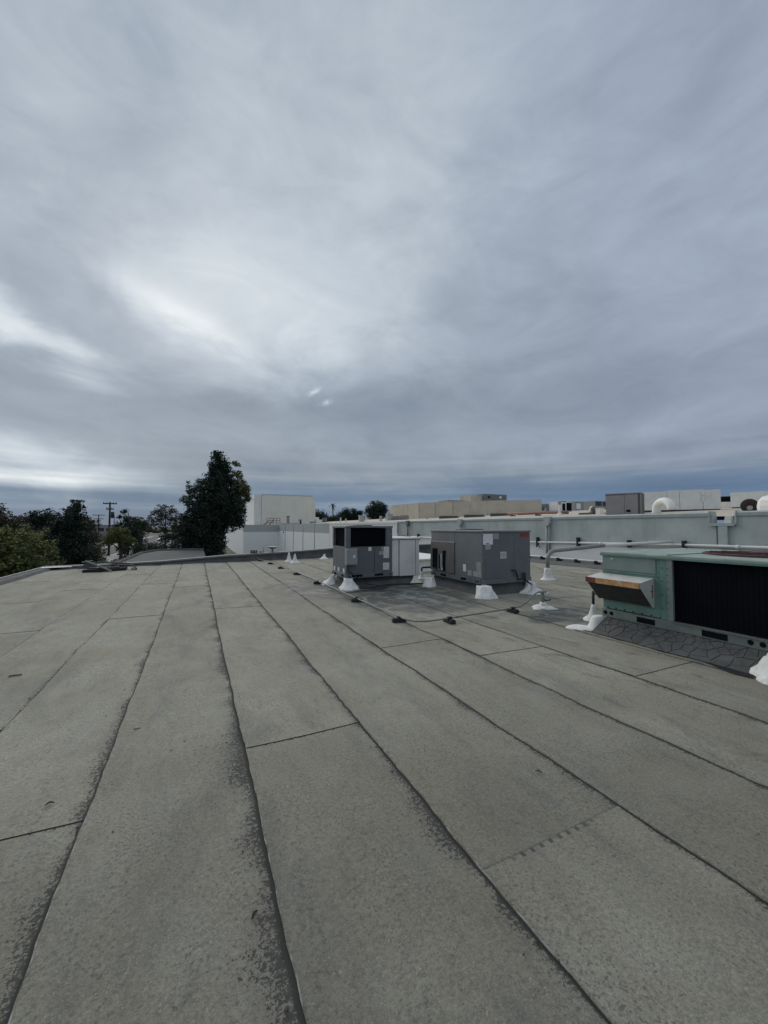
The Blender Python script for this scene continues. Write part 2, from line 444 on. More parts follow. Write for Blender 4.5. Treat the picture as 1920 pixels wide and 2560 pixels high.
class MB:
    def __init__(self):
        self.v = []
        self.f = []
        self.uv = None

    def quad(self, a, b, c, d):
        n = len(self.v)
        self.v += [a, b, c, d]
        self.f.append((n, n + 1, n + 2, n + 3))
        return self

    def box(self, x0, y0, z0, x1, y1, z1):
        x0, x1 = min(x0, x1), max(x0, x1)
        y0, y1 = min(y0, y1), max(y0, y1)
        z0, z1 = min(z0, z1), max(z0, z1)
        n = len(self.v)
        self.v += [(x0, y0, z0), (x1, y0, z0), (x1, y1, z0), (x0, y1, z0), (x0, y0, z1), (x1, y0, z1), (x1, y1, z1), (x0, y1, z1)]
        for q in ((0, 3, 2, 1), (4, 5, 6, 7), (0, 1, 5, 4), (1, 2, 6, 5), (2, 3, 7, 6), (3, 0, 4, 7)):
            self.f.append(tuple(n + i for i in q))
        return self

    def prism(self, poly, axis, a, b):
        """extrude a 2D polygon along axis ('x': poly is (y,z); 'y': (x,z); 'z': (x,y))"""
        n = len(self.v)
        k = len(poly)

        def mk(p, t):
            return {'x': (t, p[0], p[1]), 'y': (p[0], t, p[1]), 'z': (p[0], p[1], t)}[axis]
        self.v += [mk(p, a) for p in poly] + [mk(p, b) for p in poly]
        self.f.append(tuple(n + i for i in range(k))[::-1])
        self.f.append(tuple(n + k + i for i in range(k)))
        for i in range(k):
            j = (i + 1) % k
            self.f.append((n + i, n + j, n + k + j, n + k + i))
        return self

    def tube(self, path, r, n=10, cap=True):
        P = [Vector(p) for p in path]
        rs = r if isinstance(r, (list, tuple)) else [r] * len(P)
        s = len(self.v)
        prev = None
        for i, p in enumerate(P):
            if i == 0:
                t = (P[1] - P[0])
            elif i == len(P) - 1:
                t = (P[-1] - P[-2])
            else:
                t = (P[i + 1] - p).normalized() + (p - P[i - 1]).normalized()
            t.normalize()
            if prev is None:
                up = Vector((0, 0, 1)) if abs(t.z) < .9 else Vector((1, 0, 0))
                a = t.cross(up).normalized()
            else:
                a = (prev - t * prev.dot(t)).normalized()
            prev = a
            b = t.cross(a)
            for k in range(n):
                an = 2 * PI * k / n
                q = p + (a * math.cos(an) + b * math.sin(an)) * rs[i]
                self.v.append(tuple(q))
        for i in range(len(P) - 1):
            for k in range(n):
                k2 = (k + 1) % n
                self.f.append((s + i * n + k, s + i * n + k2, s + (i + 1) * n + k2, s + (i + 1) * n + k))
        if cap:
            self.f.append(tuple(s + k for k in range(n))[::-1])
            self.f.append(tuple(s + (len(P) - 1) * n + k for k in range(n)))
        return self

    def lathe(self, prof, c, n=20, wob=0.0, seed=0):
        rr = random.Random(seed)
        ph = [rr.uniform(0, 6.28) for _ in range(6)]
        s = len(self.v)
        for i, (r, z) in enumerate(prof):
            for k in range(n):
                an = 2 * PI * k / n
                w = 1 + wob * (math.sin(2 * an + ph[0] + i * .3) * .5 + math.sin(3 * an + ph[1]) * .4 + math.sin(5 * an + ph[2] + i * .7) * .3)
                self.v.append((c[0] + r * w * math.cos(an), c[1] + r * w * math.sin(an), c[2] + z))
        for i in range(len(prof) - 1):
            for k in range(n):
                k2 = (k + 1) % n
                self.f.append((s + i * n + k, s + i * n + k2, s + (i + 1) * n + k2, s + (i + 1) * n + k))
        self.f.append(tuple(s + k for k in range(n))[::-1])
        self.f.append(tuple(s + (len(prof) - 1) * n + k for k in range(n)))
        return self

    def build(self, name, mat, parent=None, smooth=False, bevel=0.0, org=None):
        o0 = ORG.get(parent.name, (0, 0, 0)) if parent is not None else (org or (0, 0, 0))
        me = bpy.data.meshes.new(name)
        me.from_pydata([(x - o0[0], y - o0[1], z - o0[2]) for x, y, z in self.v], [], self.f)
        bm = bmesh.new()
        bm.from_mesh(me)
        bmesh.ops.recalc_face_normals(bm, faces=bm.faces)
        bm.to_mesh(me)
        bm.free()
        me.materials.append(mat)
        if smooth:
            for p in me.polygons:
                p.use_smooth = True
        ob = bpy.data.objects.new(name, me)
        col.objects.link(ob)
        if parent is not None:
            ob.parent = parent
            ORG[ob.name] = o0
        else:
            ob.location = o0
            ORG[ob.name] = o0
        if bevel:
            md = ob.modifiers.new('bevel', 'BEVEL')
            md.width = bevel
            md.segments = 2
            md.limit_method = 'ANGLE'
        return ob


def tag(o, label=None, cat=None, group=None, kind=None):
    if label:
        o['label'] = label
    if cat:
        o['category'] = cat
    if group:
        o['group'] = group
    if kind:
        o['kind'] = kind
    return o


def thing(name, label, cat, loc, group=None):
    o = bpy.data.objects.new(name, None)
    o.empty_display_size = .2
    col.objects.link(o)
    o.location = loc
    ORG[o.name] = tuple(loc)
    return tag(o, label, cat, group)


def copy_tree(o, parent=None):
    c = o.copy()
    col.objects.link(c)
    c.parent = parent
    ORG[c.name] = ORG.get(o.name, (0, 0, 0))
    for ch in list(o.children):
        copy_tree(ch, c)
    return c


def sticker(parent, corners, mat, name='sticker', label=None):
    """thin label plate on a cabinet face; corners bl, br, tr, tl"""
    a, b, c, d = [Vector(p) for p in corners]
    n = (b - a).cross(d - a).normalized() * .002
    me = bpy.data.meshes.new(name)
    o0 = Vector(ORG[parent.name])
    vs_ = [a + n, b + n, c + n, d + n, a - n * .2, b - n * .2, c - n * .2, d - n * .2]
    me.from_pydata([tuple(q - o0) for q in vs_], [], [(0, 1, 2, 3), (0, 4, 5, 1), (1, 5, 6, 2), (2, 6, 7, 3), (3, 7, 4, 0)])
    uv = me.uv_layers.new(name='UVMap')
    for i, t in enumerate(((0, 0), (1, 0), (1, 1), (0, 1))):
        uv.data[i].uv = t
    me.materials.append(mat)
    ob = bpy.data.objects.new(name, me)
    col.objects.link(ob)
    ob.parent = parent
    ORG[ob.name] = tuple(o0)
    if label:
        ob['label'] = label
    return ob


def stick_front(parent, y, x0, x1, z0, z1, mat, name='sticker', label=None):     # on a face that looks towards -Y
    return sticker(parent, [(x0, y, z0), (x1, y, z0), (x1, y, z1), (x0, y, z1)], mat, name, label)


def stick_left(parent, x, y_near, y_far, z0, z1, mat, name='sticker', label=None):   # on a face that looks towards -X
    return sticker(parent, [(x, y_far, z0), (x, y_near, z0), (x, y_near, z1), (x, y_far, z1)], mat, name, label)


def arc(c, r, a0, a1, n, u, v):
    u, v, c = Vector(u), Vector(v), Vector(c)
    return [tuple(c + u * (r * math.cos(a0 + (a1 - a0) * i / n)) + v * (r * math.sin(a0 + (a1 - a0) * i / n))) for i in range(n + 1)]


def wz(x, y):
    """gentle waviness of the old roof surface"""
    return .006 * math.sin(x * 2.1 + 1.3) * math.sin(y * 1.7 + .4) + .004 * math.sin(x * 5.1 + y * 2.3) + .003 * math.sin(y * 6.3 + x * .7)


# ------------------------------------------------------------------ ground and setting
GZ = -5.0
g = MB()
g.quad((-1500, -600, GZ), (2000, -600, GZ), (2000, 2600, GZ), (-1500, 2600, GZ))
tag(g.build('ground', M_GROUND), kind='structure')
rd = MB()
rd.quad((-25.0, 30, GZ + .004), (-18.2, 30, GZ + .004), (-20.2, 400, GZ + .004), (-27.0, 400, GZ + .004))
tag(rd.build('road', M_ASPH), kind='structure')
pv = MB()
pv.box(-18.0, 30, GZ, -14.6, 118, GZ + .14)
tag(pv.build('pavement', M_CONC), kind='structure')
pv = MB()
pv.box(-28.6, 30, GZ, -25.2, 300, GZ + .14)
tag(pv.build('pavement', M_CONC), kind='structure')
pk = MB()
pk.quad((-16, 132, GZ + .008), (60, 132, GZ + .008), (60, 330, GZ + .008), (-16, 330, GZ + .008))
tag(pk.build('car_park', pbr('pale_asphalt', (.17, .17, .165), .9, var=.15, scale=.3)), kind='structure')

# our own building below the roof
RX0, RX1, RY0 = -5.2, 16.38, -6.0


def rim(x):
    return 19.20 + (x + 1.4) * .093


bld = MB()
bld.prism([(RX0, RY0), (16.3, RY0), (16.3, rim(16.3) + .25), (RX0, rim(RX0) + .25)], 'z', GZ, -.03)
tag(bld.build('building_below', M_WPAINT), 'white low building carrying the grey felt roof', 'building')

roof = MB()
roof.prism([(RX0 + .02, RY0), (16.28, RY0), (16.28, rim(16.28) + .2), (RX0 + .02, rim(RX0) + .2)], 'z', -.029, -.016)
roof = roof.build('roof', M_FELT_D)
tag(roof, kind='structure')

SEAMS = [-4.88, -3.92, -3.04, -2.18, -1.37, -.53, .34, 1.25, 2.25, 3.23, 4.29, 5.42, 6.35, 7.30, 8.25, 9.2, 10.15, 11.1, 12.05, 13.0, 13.95, 14.9, 16.3]
BLEED = [.25, .28, .32, .45, .65, 1.15, .9, .75, .45, .40, .40, .3, .0, -.2, -.2, -.2, -.2, -.2, -.2, -.2, -.2, -.2]   # at the right lap of each strip
CROSS = {0: [14.85, 5.0], 1: [10.9, 2.0], 2: [12.45, 7.9], 3: [15.6, 4.2], 4: [2.73, 8.32, 12.86], 5: [11.9, -1.0], 6: [3.06, 8.42], 7: [1.52, 10.6], 8: [4.77, 14.0], 9: [3.92, 9.9], 10: [2.67, 12.8], 11: [5.2, 11.5], 12: [1.5, 8.9], 13: [6.3], 14: [10.0], 15: [7.0], 16: [11.5], 17: [6.0], 18: [10.2], 19: [8.0]}


def roof_sheet(i, y0, y1, first):
    xl, xr = SEAMS[i], SEAMS[i + 1]
    yy = []
    y = y0
    while y < y1 - .01:
        yy.append(y)
        y += .07 if y < 3.5 else (.14 if y < 8 else .35)
    yy.append(y1)
    us = [0, .02, .25, .5, .75, 1.0]
    verts, faces, ur, ul = [], [], [], []
    nu = len(us)

    def wig(s, y):
        return .006 * math.sin(y * .8 + s * 3.1) + .0035 * math.sin(y * 3.7 + s * 1.7) + .0022 * math.sin(y * 11.3 + s * 5.0) + .0022 * math.sin(y * 31.0 + s)
    for k, y in enumerate(yy):
        a = xl + (wig(i, y) if i else 0)
        bnd = xr + (wig(i + 1, y) if i < len(SEAMS) - 2 else 0)
        for u in us:
            xx = a + (bnd + .07 - a) * u
            t = (xx - a) / (bnd - a)
            lift = 0.0
            if not first:
                lift = (.0008 if i == 7 else .004) * max(0.0, 1 - (y - y0) / 1.2)
            z = wz(xx, y) + (.010 if i < 12 else .004) * (1 - t) + lift
            verts.append((xx, y, z))
            ur.append((bnd - xx, y1 - .05 - y))
            ul.append((xx - a, y - y0))
    for k in range(len(yy) - 1):
        for j in range(nu - 1):
            n = k * nu + j
            faces.append((n, n + 1, n + nu + 1, n + nu))
    n0 = len(verts)                                  # the cut edge of the lap, a few millimetres thick
    for k, y in enumerate(yy):
        v = verts[k * nu]
        verts.append((v[0] + .001, v[1], v[2] - (.009 if i < 12 else .0035)))
        ur.append(ur[k * nu])
        ul.append((0.0, 1.0))
    for k in range(len(yy) - 1):
        faces.append((n0 + k, k * nu, (k + 1) * nu, n0 + k + 1))
    me = bpy.data.meshes.new('roof_sheet')
    me.from_pydata(verts, [], faces)
    for nm, dat in (('from_right', ur), ('from_left', ul)):
        lay = me.uv_layers.new(name=nm)
        arr = np.array(dat, dtype=np.float32)
        idx = np.empty(len(me.loops), dtype=np.int32)
        me.loops.foreach_get('vertex_index', idx)
        lay.data.foreach_set('uv', arr[idx].ravel())
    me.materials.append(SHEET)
    for p in me.polygons:
        p.use_smooth = True
    ob = bpy.data.objects.new('roof_sheet', me)
    col.objects.link(ob)
    ob.parent = roof
    ob['bleed'] = float(BLEED[i])
    ob['faint_lap'] = 1.0 if (i == 7 and first) else 0.0
    return ob


for i in range(len(SEAMS) - 1):
    cuts = sorted(c for c in CROSS.get(i, []) if c > RY0 + .5)
    top = min(rim(SEAMS[i]), rim(SEAMS[i + 1])) + .12
    edges = [-5.9] + cuts + [top]
    for k in range(len(edges) - 1):
        roof_sheet(i, edges[k], edges[k + 1] + (.05 if k < len(edges) - 2 else .04), k == 0)

# left roof edge: low felt kerb with metal nosing
lk = MB()
lk.prism([(-4.86, .0), (-4.95, .085), (-5.20, .10), (-5.20, -.02), (-4.9, -.02)], 'y', RY0, 18.70)
le = lk.build('left_roof_edge', M_FELT)
tag(le, 'low grey felt kerb along the tree side of the roof', 'roof edge')
nz = MB().box(-5.235, RY0, -.12, -5.203, 18.70, .125)
nz.build('metal_nosing', M_CAP, le)
wp = MB()
wp.prism([(-5.28, 18.45), (-4.3, 18.58), (-4.3, 18.75), (-5.28, 19.05)], 'z', .103, .112)
wp.build('white_patch', M_WHITE, le)

# far kerb, rising to the right
fk_pts = [(-5.2, .09), (-3.2, .10), (-1.4, .14), (1.2, .29), (4.1, .36), (6.5, .47), (11, .52), (16.3, .56)]
fk = MB()
for (x0, h0), (x1, h1) in zip(fk_pts[:-1], fk_pts[1:]):
    n = len(fk.v)
    for x, hh in ((x0, h0), (x1, h1)):
        y = rim(x)
        fk.v += [(x, y - .10, .004), (x, y + .02, hh * .5), (x, y + .03, hh), (x, y + .30, hh + .01), (x, y + .30, -.75)]
    for j in range(4):
        fk.f.append((n + j, n + j + 1, n + 5 + j + 1, n + 5 + j))
far_kerb = fk.build('far_parapet_kerb', M_CURB)
tag(far_kerb, 'dark felt covered kerb wall along the far end of the roof', 'kerb wall')
cp = MB()
for (x0, h0), (x1, h1) in zip(fk_pts[:-1], fk_pts[1:]):
    n = len(cp.v)
    for x, hh in ((x0, h0), (x1, h1)):
        y = rim(x)
        cp.v += [(x, y - .005, hh - .04), (x, y - .005, hh + .025), (x, y + .34, hh + .03), (x, y + .34, hh - .04)]
    for j in range(3):
        cp.f.append((n + j, n + j + 1, n + 4 + j + 1, n + 4 + j))
cp.build('metal_coping', pbr('dull_coping', (.20, .205, .20), .7, .1, var=.2, scale=3), far_kerb)

# lower roof wing beyond the kerb
an = MB()
an.prism([(-4.55, rim(-4.5) + .36), (.6, rim(.6) + .36), (.6, 41.5), (-3.2, 42.2), (-4.2, 38.5)], 'z', GZ, -.6)
annex = an.build('lower_roof_wing', pbr('annex_felt', (.085, .084, .085), .9, var=.18, scale=1.2))
tag(annex, 'flat dark grey lower roof wing beyond the far kerb', 'roof wing')
ak = MB()
ak.tube([(-4.5, 20.4, -.55), (-4.2, 38.5, -.55), (-3.2, 42.2, -.55), (.6, 41.5, -.55)], .11, 4)
ak.build('edge_kerb', M_FELT, annex)
vt = MB().lathe([(.10, 0), (.10, .22), (.16, .24), (.16, .34), (.02, .40)], (-3.4, 24.8, -.6), 12)
tag(vt.build('roof_vent', M_PIPEBLK), 'small dark vent standing on the lower roof wing', 'roof vent')

# ------------------------------------------------------------------ neighbour building with long parapet wall
WX = 16.4
WT = 2.13
nb = thing('neighbour_building', 'long pale concrete panel building with a grey green parapet along the roof', 'building', (WX, 40, GZ))
ZB = .76


def wall_piece(y0, y1, z0, z1, mat, nm, x=WX, t=.3):
    return MB().box(x, y0, z0, x + t, y1, z1).build(nm, mat, nb)


# near stretch: grey green above, white below
for ya, yb in ((-8, 6.74), (7.36, 31.25)):
    wall_piece(ya, yb, ZB, WT - .10, M_WALLG, 'upper_wall')
wall_piece(6.74, 7.36, ZB, 1.72, M_WALLG, 'upper_wall')
wall_piece(-8, 31.25, GZ, ZB - .003, M_WBRIGHT, 'lower_wall', x=WX - .02, t=.34)
# coping with lip
for ya, yb in ((-8, 6.70), (7.40, 31.25)):
    c_ = MB()
    c_.prism([(WX - .03, WT - .13), (WX - .045, WT - .13), (WX - .06, WT - .02), (WX - .02, WT + .03), (WX + .36, WT + .03), (WX + .36, WT - .13)], 'y', ya, yb)
    c_.build('coping', M_WALLT, nb)
# white painted bay
wall_piece(31.25, 51.3, GZ, WT - .05, M_WBRIGHT, 'wall_panel', x=WX - .05, t=.36)
MB().box(WX - .09, 31.2, WT - .22, WX + .36, 51.3, WT - .02).build('coping', M_WPAINT, nb)
# panel joints every 7.4 m
yj = [51.3, 58.9, 66.2, 73.6, 81.2, 88.0]
for ya, yb in zip(yj[:-1], yj[1:]):
    wall_piece(ya + .12, yb - .06, GZ, ZB, M_WBRIGHT, 'wall_panel')
    wall_piece(ya + .12, yb - .06, ZB + .003, WT, M_WALLCREAM_D, 'wall_band', x=WX - .02, t=.32)
    wall_piece(ya - .055, ya + .115, GZ, WT - .02, M_PIPEBLK, 'joint', x=WX - .03, t=.2)
# return wall facing us and the further flank
MB().box(8.95, 88.0, GZ, 16.7, 88.3, .55).build('wall_panel', M_WBRIGHT, nb)
MB().box(8.93, 87.97, .553, 16.72, 88.3, 2.06).build('wall_band', M_WALLCREAM_D, nb)
MB().box(8.93, 88.31, GZ, 9.25, 150, .9).build('wall_panel', M_WBRIGHT, nb)
MB().box(8.91, 88.31, .903, 9.25, 150, 2.1).build('wall_band', pbr('pale_band_paint', (.60, .63, .62), .8, var=.05), nb)
# roof sheets of the neighbour: a slope that rises away from us
nr = MB()
nr.v += [(WX + .3, -8, 2.0), (70, -8, 4.95), (70, 87.9, 4.95), (WX + .3, 87.9, 2.0), (240, -8, 5.0), (240, 150, 5.0), (70, 150, 4.95), (WX + .3, 150, 2.0), (9.2, 88.3, 1.9), (9.2, 150, 1.9), (WX + .3, 88.3, 2.0)]
nr.f += [(0, 1, 2, 3), (1, 4, 5, 6, 2), (3, 2, 6, 7, 10), (10, 7, 9, 8)]
nr.build('roof_surface', M_TANROOF, nb)
MB().box(16.75, 87.9, GZ, 240, 150, 1.85).build('wall', M_WPAINT, nb)
sl = MB().box(WX - .1, 82.6, .30, WX - .02, 83.0, .62)
tag(sl.build('wall_light', M_PIPEBLK), 'small dark lamp fixed on the white panel wall', 'wall light')

# scupper cut in the parapet near the green unit
sc = thing('scupper', 'grey metal scupper box cut into the parapet with a wide downpipe', 'scupper', (WX, 7.05, 1.7))
MB().box(WX - .07, 6.68, 1.70, WX + .34, 7.42, 1.735).build('scupper_floor', M_WALLT, sc)
MB().box(WX - .07, 6.655, 1.69, WX + .345, 6.68, WT + .05).build('scupper_cheek', M_WALLT, sc)
MB().box(WX - .07, 7.42, 1.69, WX + .345, 7.445, WT + .05).build('scupper_cheek', M_WALLT, sc)
MB().box(WX - .11, 6.70, 1.66, WX - .075, 7.40, 1.76).build('scupper_lip', M_WALLT, sc)
MB().prism([(6.86, 1.737), (7.08, 1.737), (7.04, 2.0), (6.9, 2.0)], 'x', WX + .1, WX + .33).build('white_patch', M_WHITE, sc)
MB().box(WX - .10, 6.90, .95, WX - .012, 7.17, 1.66).build('downpipe', M_WALLT, sc, bevel=.01)
MB().box(WX - .06, 7.175, .95, WX - .008, 7.23, 1.66).build('side_pipe', pbr('dark_joint_metal', (.10, .115, .12), .6), sc)


def downspout(y, label, z0, two=False, mat=M_WALLT):
    t = thing('downspout', label, 'downspout', (WX, y, z0), 'downspouts on the parapet wall')
    hd = MB()
    hd.prism([(y - .20, WT + .02), (y + .20, WT + .02), (y + .17, 1.82), (y + .08, 1.68), (y - .08, 1.68), (y - .17, 1.82)], 'x', WX - .22, WX - .035)
    hd.build('rain_head', mat, t)
    MB().tube([(WX - .12, y + (.07 if two else 0), 1.70), (WX - .12, y + (.07 if two else 0), z0)], .055, 10).build('pipe', mat, t, smooth=True)
    if two:
        MB().tube([(WX - .11, y - .10, 1.74), (WX - .11, y - .10, z0)], .040, 10).build('pipe', M_PIPEG, t, smooth=True)
    return t


downspout(14.42, 'twin grey downspout with rain head on the parapet right of the slate unit', .25, True)
downspout(21.84, 'short grey downspout showing above the lid of the two tone slate unit', .3, False)
ds = downspout(29.2, 'thin dark downspout near the end of the grey wall', .85, False, pbr('dusky_pipe', (.13, .14, .16), .6))
vp = thing('wall_conduit', 'bent grey conduit running down the end of the grey wall', 'conduit', (WX, 31.4, .9))
MB().tube([(WX - .14, 31.05, 1.95), (WX - .14, 31.05, 1.15), (WX - .14, 30.95, .98), (WX - .14, 30.5, .86), (WX - .14, 28.6, .82)], .07, 8).build('pipe', M_PIPEG, vp, smooth=True)

# white gas pipe along the wall with its brackets
gp = thing('wall_pipe', 'long white pipe strapped along the foot of the grey parapet', 'pipe', (WX, 15, .8))
MB().tube([(WX - .13, 30, .80), (WX - .13, 15.8, .80), (WX - .13, 12.7, .87), (WX - .13, 8.3, .955), (WX - .13, 0, 1.0), (WX - .13, -5, 1.0)], .052, 10).build('pipe', M_WPAINT, gp, smooth=True)
for y, z, s in ((27.46, .80, 1), (22.4, .8, 1), (15.09, .82, 1), (12.66, .87, 1.0), (10.25, .92, .6), (8.21, .96, .6), (5.5, .98, .6)):
    MB().box(WX - .20, y - .045, z - .26 * s, WX - .024, y + .045, z + .26 * s).build('bracket', pbr('rust_black_bracket', (.035, .032, .03), .8), gp)
for y in (18.0, 6.6, 11.5):
    MB().tube([(WX - .13, y - .06, .96 if y < 9 else (.895 if y < 14 else .80)), (WX - .13, y + .06, .96 if y < 9 else (.895 if y < 14 else .80))], .066, 10).build('coupling', M_WPAINT, gp, smooth=True)

# foot of the wall: dark walkway felt and pipe on blocks
wk = MB()
wk.prism([(13.9, .012), (14.0, .045), (15.95, .05), (16.36, .08), (16.36, .0), (13.9, .0)], 'y', 2.0, 20.6)
tag(wk.build('wall_foot_felt', M_FELT_D), 'dark felt strip turned up along the foot of the white wall', 'felt strip')
fp = thing('roof_pipe', 'thin white pipe lying on dark blocks along the wall foot', 'pipe', (15.2, 11, .05))
MB().tube([(15.0, 20, .17), (15.2, 15.0, .17), (15.25, 3, .17)], .045, 8).build('pipe', M_WPAINT, fp, smooth=True)
for k in range(14):
    y = 17.6 - k * .95
    MB().box(15.08, y - .05, .05, 15.38, y + .05, .20).build('block', M_BLACK, fp)

# ------------------------------------------------------------------ slate unit 1 (louvred openings)
def rails_front(parent, x0, x1, y, z0, z1, slots, holes, mat=M_RAIL):
    MB().box(x0, y, z0, x1, y + .04, z1).build('base_rail', mat, parent, bevel=.006)
    for a, b_ in slots:
        MB().box(a, y - .004, z0 + (z1 - z0) * .28, b_, y + .03, z0 + (z1 - z0) * .78).build('fork_slot', M_HOLE, parent)
    for a in holes:
        MB().tube([(a, y - .004, (z0 + z1) / 2), (a, y + .03, (z0 + z1) / 2)], (z1 - z0) * .2, 10).build('lifting_hole', M_HOLE, parent)


def rails_left(parent, x, y0, y1, z0, z1, slots, holes, mat=M_RAIL, hr=.2):
    MB().box(x, y0, z0, x + .04, y1, z1).build('base_rail', mat, parent, bevel=.006)
    for a, b_ in slots:
        MB().box(x - .004, a, z0 + (z1 - z0) * .28, x + .03, b_, z0 + (z1 - z0) * .78).build('fork_slot', M_HOLE, parent)
    for a in holes:
        MB().tube([(x - .004, a, (z0 + z1) / 2), (x + .03, a, (z0 + z1) / 2)], (z1 - z0) * hr, 12).build('lifting_hole', M_HOLE, parent)


def coil_fins_front(parent, x0, x1, y, z0, z1):
    MB().box(x0, y, z0, x1, y + .03, z1).build('coil', M_COIL, parent)
    gr = MB()
    n = int((z1 - z0) / .045)
    for k in range(1, n):
        z = z0 + (z1 - z0) * k / n
        gr.box(x0, y - .012, z - .002, x1, y - .008, z + .002)
    n = int((x1 - x0) / .05)
    for k in range(1, n):
        x = x0 + (x1 - x0) * k / n
        gr.box(x - .002, y - .0075, z0, x + .002, y - .0035, z1)
    o = gr.build('coil_guard', M_COIL, parent)
    o['kind'] = 'stuff'


def coil_fins_left(parent, x, y0, y1, z0, z1):
    MB().box(x, y0, z0, x + .03, y1, z1).build('coil', M_COIL, parent)
    gr = MB()
    n = int((z1 - z0) / .045)
    for k in range(1, n):
        z = z0 + (z1 - z0) * k / n
        gr.box(x - .012, y0, z - .002, x - .008, y1, z + .002)
    n = int((y1 - y0) / .05)
    for k in range(1, n):
        y = y0 + (y1 - y0) * k / n
        gr.box(x - .0075, y - .002, z0, x - .0035, y + .002, z1)
    o = gr.build('coil_guard', M_COIL, parent)
    o['kind'] = 'stuff'


c1 = thing('equipment_curb', 'dark felt curb under the slate unit with black openings', 'curb', (4.3, 10.4, 0), 'felt curbs under the rooftop units')
MB().prism([(3.55, .0), (3.74, .17), (3.76, .245), (5.85, .245), (5.86, .2), (6.0, .0)], 'y', 10.0, 11.0).build('curb_wall', M_CURB, c1)
MB().prism([(9.72, .0), (9.96, .18), (9.98, .243), (10.9, .243), (11.0, 0)], 'x', 3.72, 5.84).build('curb_face', M_CURB, c1)

u1 = thing('rooftop_unit', 'slate grey rooftop air conditioner with black coil openings on two faces', 'air conditioner', (4.28, 10.38, .25), 'rooftop air conditioners')
ux0, ux1, uy0, uy1, uz0, uz1 = 3.59, 4.97, 9.81, 10.96, .25, 1.655
# frame: posts, lower body, lid
MB().box(ux0 + .01, uy0 + .01, .37, ux1 - .01, uy1 - .01, 1.085).build('cabinet_body', M_UNIT, u1, bevel=.006)
for (x0, x1, y0, y1) in ((ux0, ux0 + .13, uy0, uy0 + .13), (ux1 - .19, ux1, uy0, uy0 + .10), (ux0, ux0 + .08, uy1 - .10, uy1), (ux1 - .1, ux1, uy1 - .1, uy1)):
    MB().box(x0, y0, 1.089, x1, y1, 1.60).build('corner_post', M_UNIT, u1, bevel=.005)
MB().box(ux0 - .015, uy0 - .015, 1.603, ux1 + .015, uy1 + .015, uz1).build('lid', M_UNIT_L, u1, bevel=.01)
MB().box(ux0 + .005, uy0 + .004, 1.075, ux1 - .005, uy0 + .012, 1.088).build('ledge', M_UNIT_L, u1)
coil_fins_front(u1, ux0 + .13, ux1 - .19, uy0 + .08, 1.09, 1.60)
coil_fins_left(u1, ux0 + .07, uy0 + .13, uy1 - .10, 1.09, 1.60)
MB().box(ux0 + .2, uy0 + .14, 1.09, ux1 - .03, uy1 - .03, 1.60).build('inner_core', M_COIL, u1)
MB().lathe([(.34, 0), (.34, .012), (.30, .03), (0.05, .035)], (4.25, 10.4, uz1), 28).build('fan_guard', M_PIPEBLK, u1)
rails_front(u1, ux0 - .01, ux1 + .01, uy0 - .012, .25, .368, [(3.76, 4.06), (4.42, 4.68)], [3.68, 4.90])
rails_left(u1, ux0 - .014, uy0 + .035, uy1 + .01, .252, .366, [(9.98, 10.14), (10.58, 10.74)], [10.88])
db = MB().box(3.55, uy0 - .16, .62, 3.86, uy0 + .005, 1.05).build('switch_box', M_BOXG, u1, bevel=.012)
MB().box(3.565, uy0 - .172, .65, 3.845, uy0 - .162, 1.02).build('switch_cover', M_BOXG, db, bevel=.004)
MB().box(3.862, uy0 - .13, .84, 3.885, uy0 - .09, 1.02).build('switch_handle', M_PIPEBLK, db)
stick_front(db, uy0 - .174, 3.72, 3.80, .90, .95, M_BEIGEP)
stick_front(db, uy0 - .174, 3.725, 3.785, .81, .885, M_STK)
MB().tube([(3.62, uy0 - .05, .62), (3.64, uy0 - .06, .45), (3.80, uy0 - .07, .34), (3.95, uy0 - .09, .22)], .014, 6).build('whip', M_PIPEBLK, db, smooth=True)
f1 = uy0 + .008
stick_front(u1, f1, 4.24, 4.33, .97, 1.07, M_STK)
stick_front(u1, f1, 4.70, 4.87, .76, 1.075, M_PRINT, label='tall white instruction sheet')
stick_front(u1, f1 - .003, 4.62, 4.71, .97, 1.07, M_BEIGEP)
stick_front(u1, f1 - .003, 4.555, 4.70, .855, .95, M_PRINT3)
stick_front(u1, f1, 4.685, 4.875, .435, .63, M_PRINT)
for y in (10.80, 10.44, 10.02):
    stick_left(u1, ux0 + .008, y - .07, y + .06, .385, .50, M_STK)
for z in (1.2, 1.4):
    MB().box(ux1 - .08, uy0 - .004, z, ux1 - .06, uy0 + .002, z + .02).build('screw', M_CAP, u1)

# white unit next to it
wu = thing('white_cabinet', 'white sheet metal cabinet butted against the slate unit', 'equipment cabinet', (5.42, 10.4, .22))
MB().box(5.005, 9.90, .23, 5.87, 10.88, 1.27).build('cabinet_body', pbr('cabinet_gap', (.22, .23, .23), .6), wu)
MB().box(4.995, 9.875, .235, 5.205, 9.898, 1.262).build('side_panel', M_WMETAL, wu, bevel=.006)
MB().box(5.235, 9.868, .225, 5.755, 9.898, 1.252).build('door_panel', M_WMETAL, wu, bevel=.006)
MB().box(5.775, 9.875, .235, 5.885, 9.898, 1.262).build('side_panel', M_WMETAL, wu, bevel=.006)
MB().box(4.99, 9.84, 1.273, 5.91, 10.92, 1.325).build('lid', M_WMETAL, wu, bevel=.01)
MB().box(4.985, 9.90, .24, 5.002, 10.87, 1.265).build('side_skin', M_WMETAL, wu)

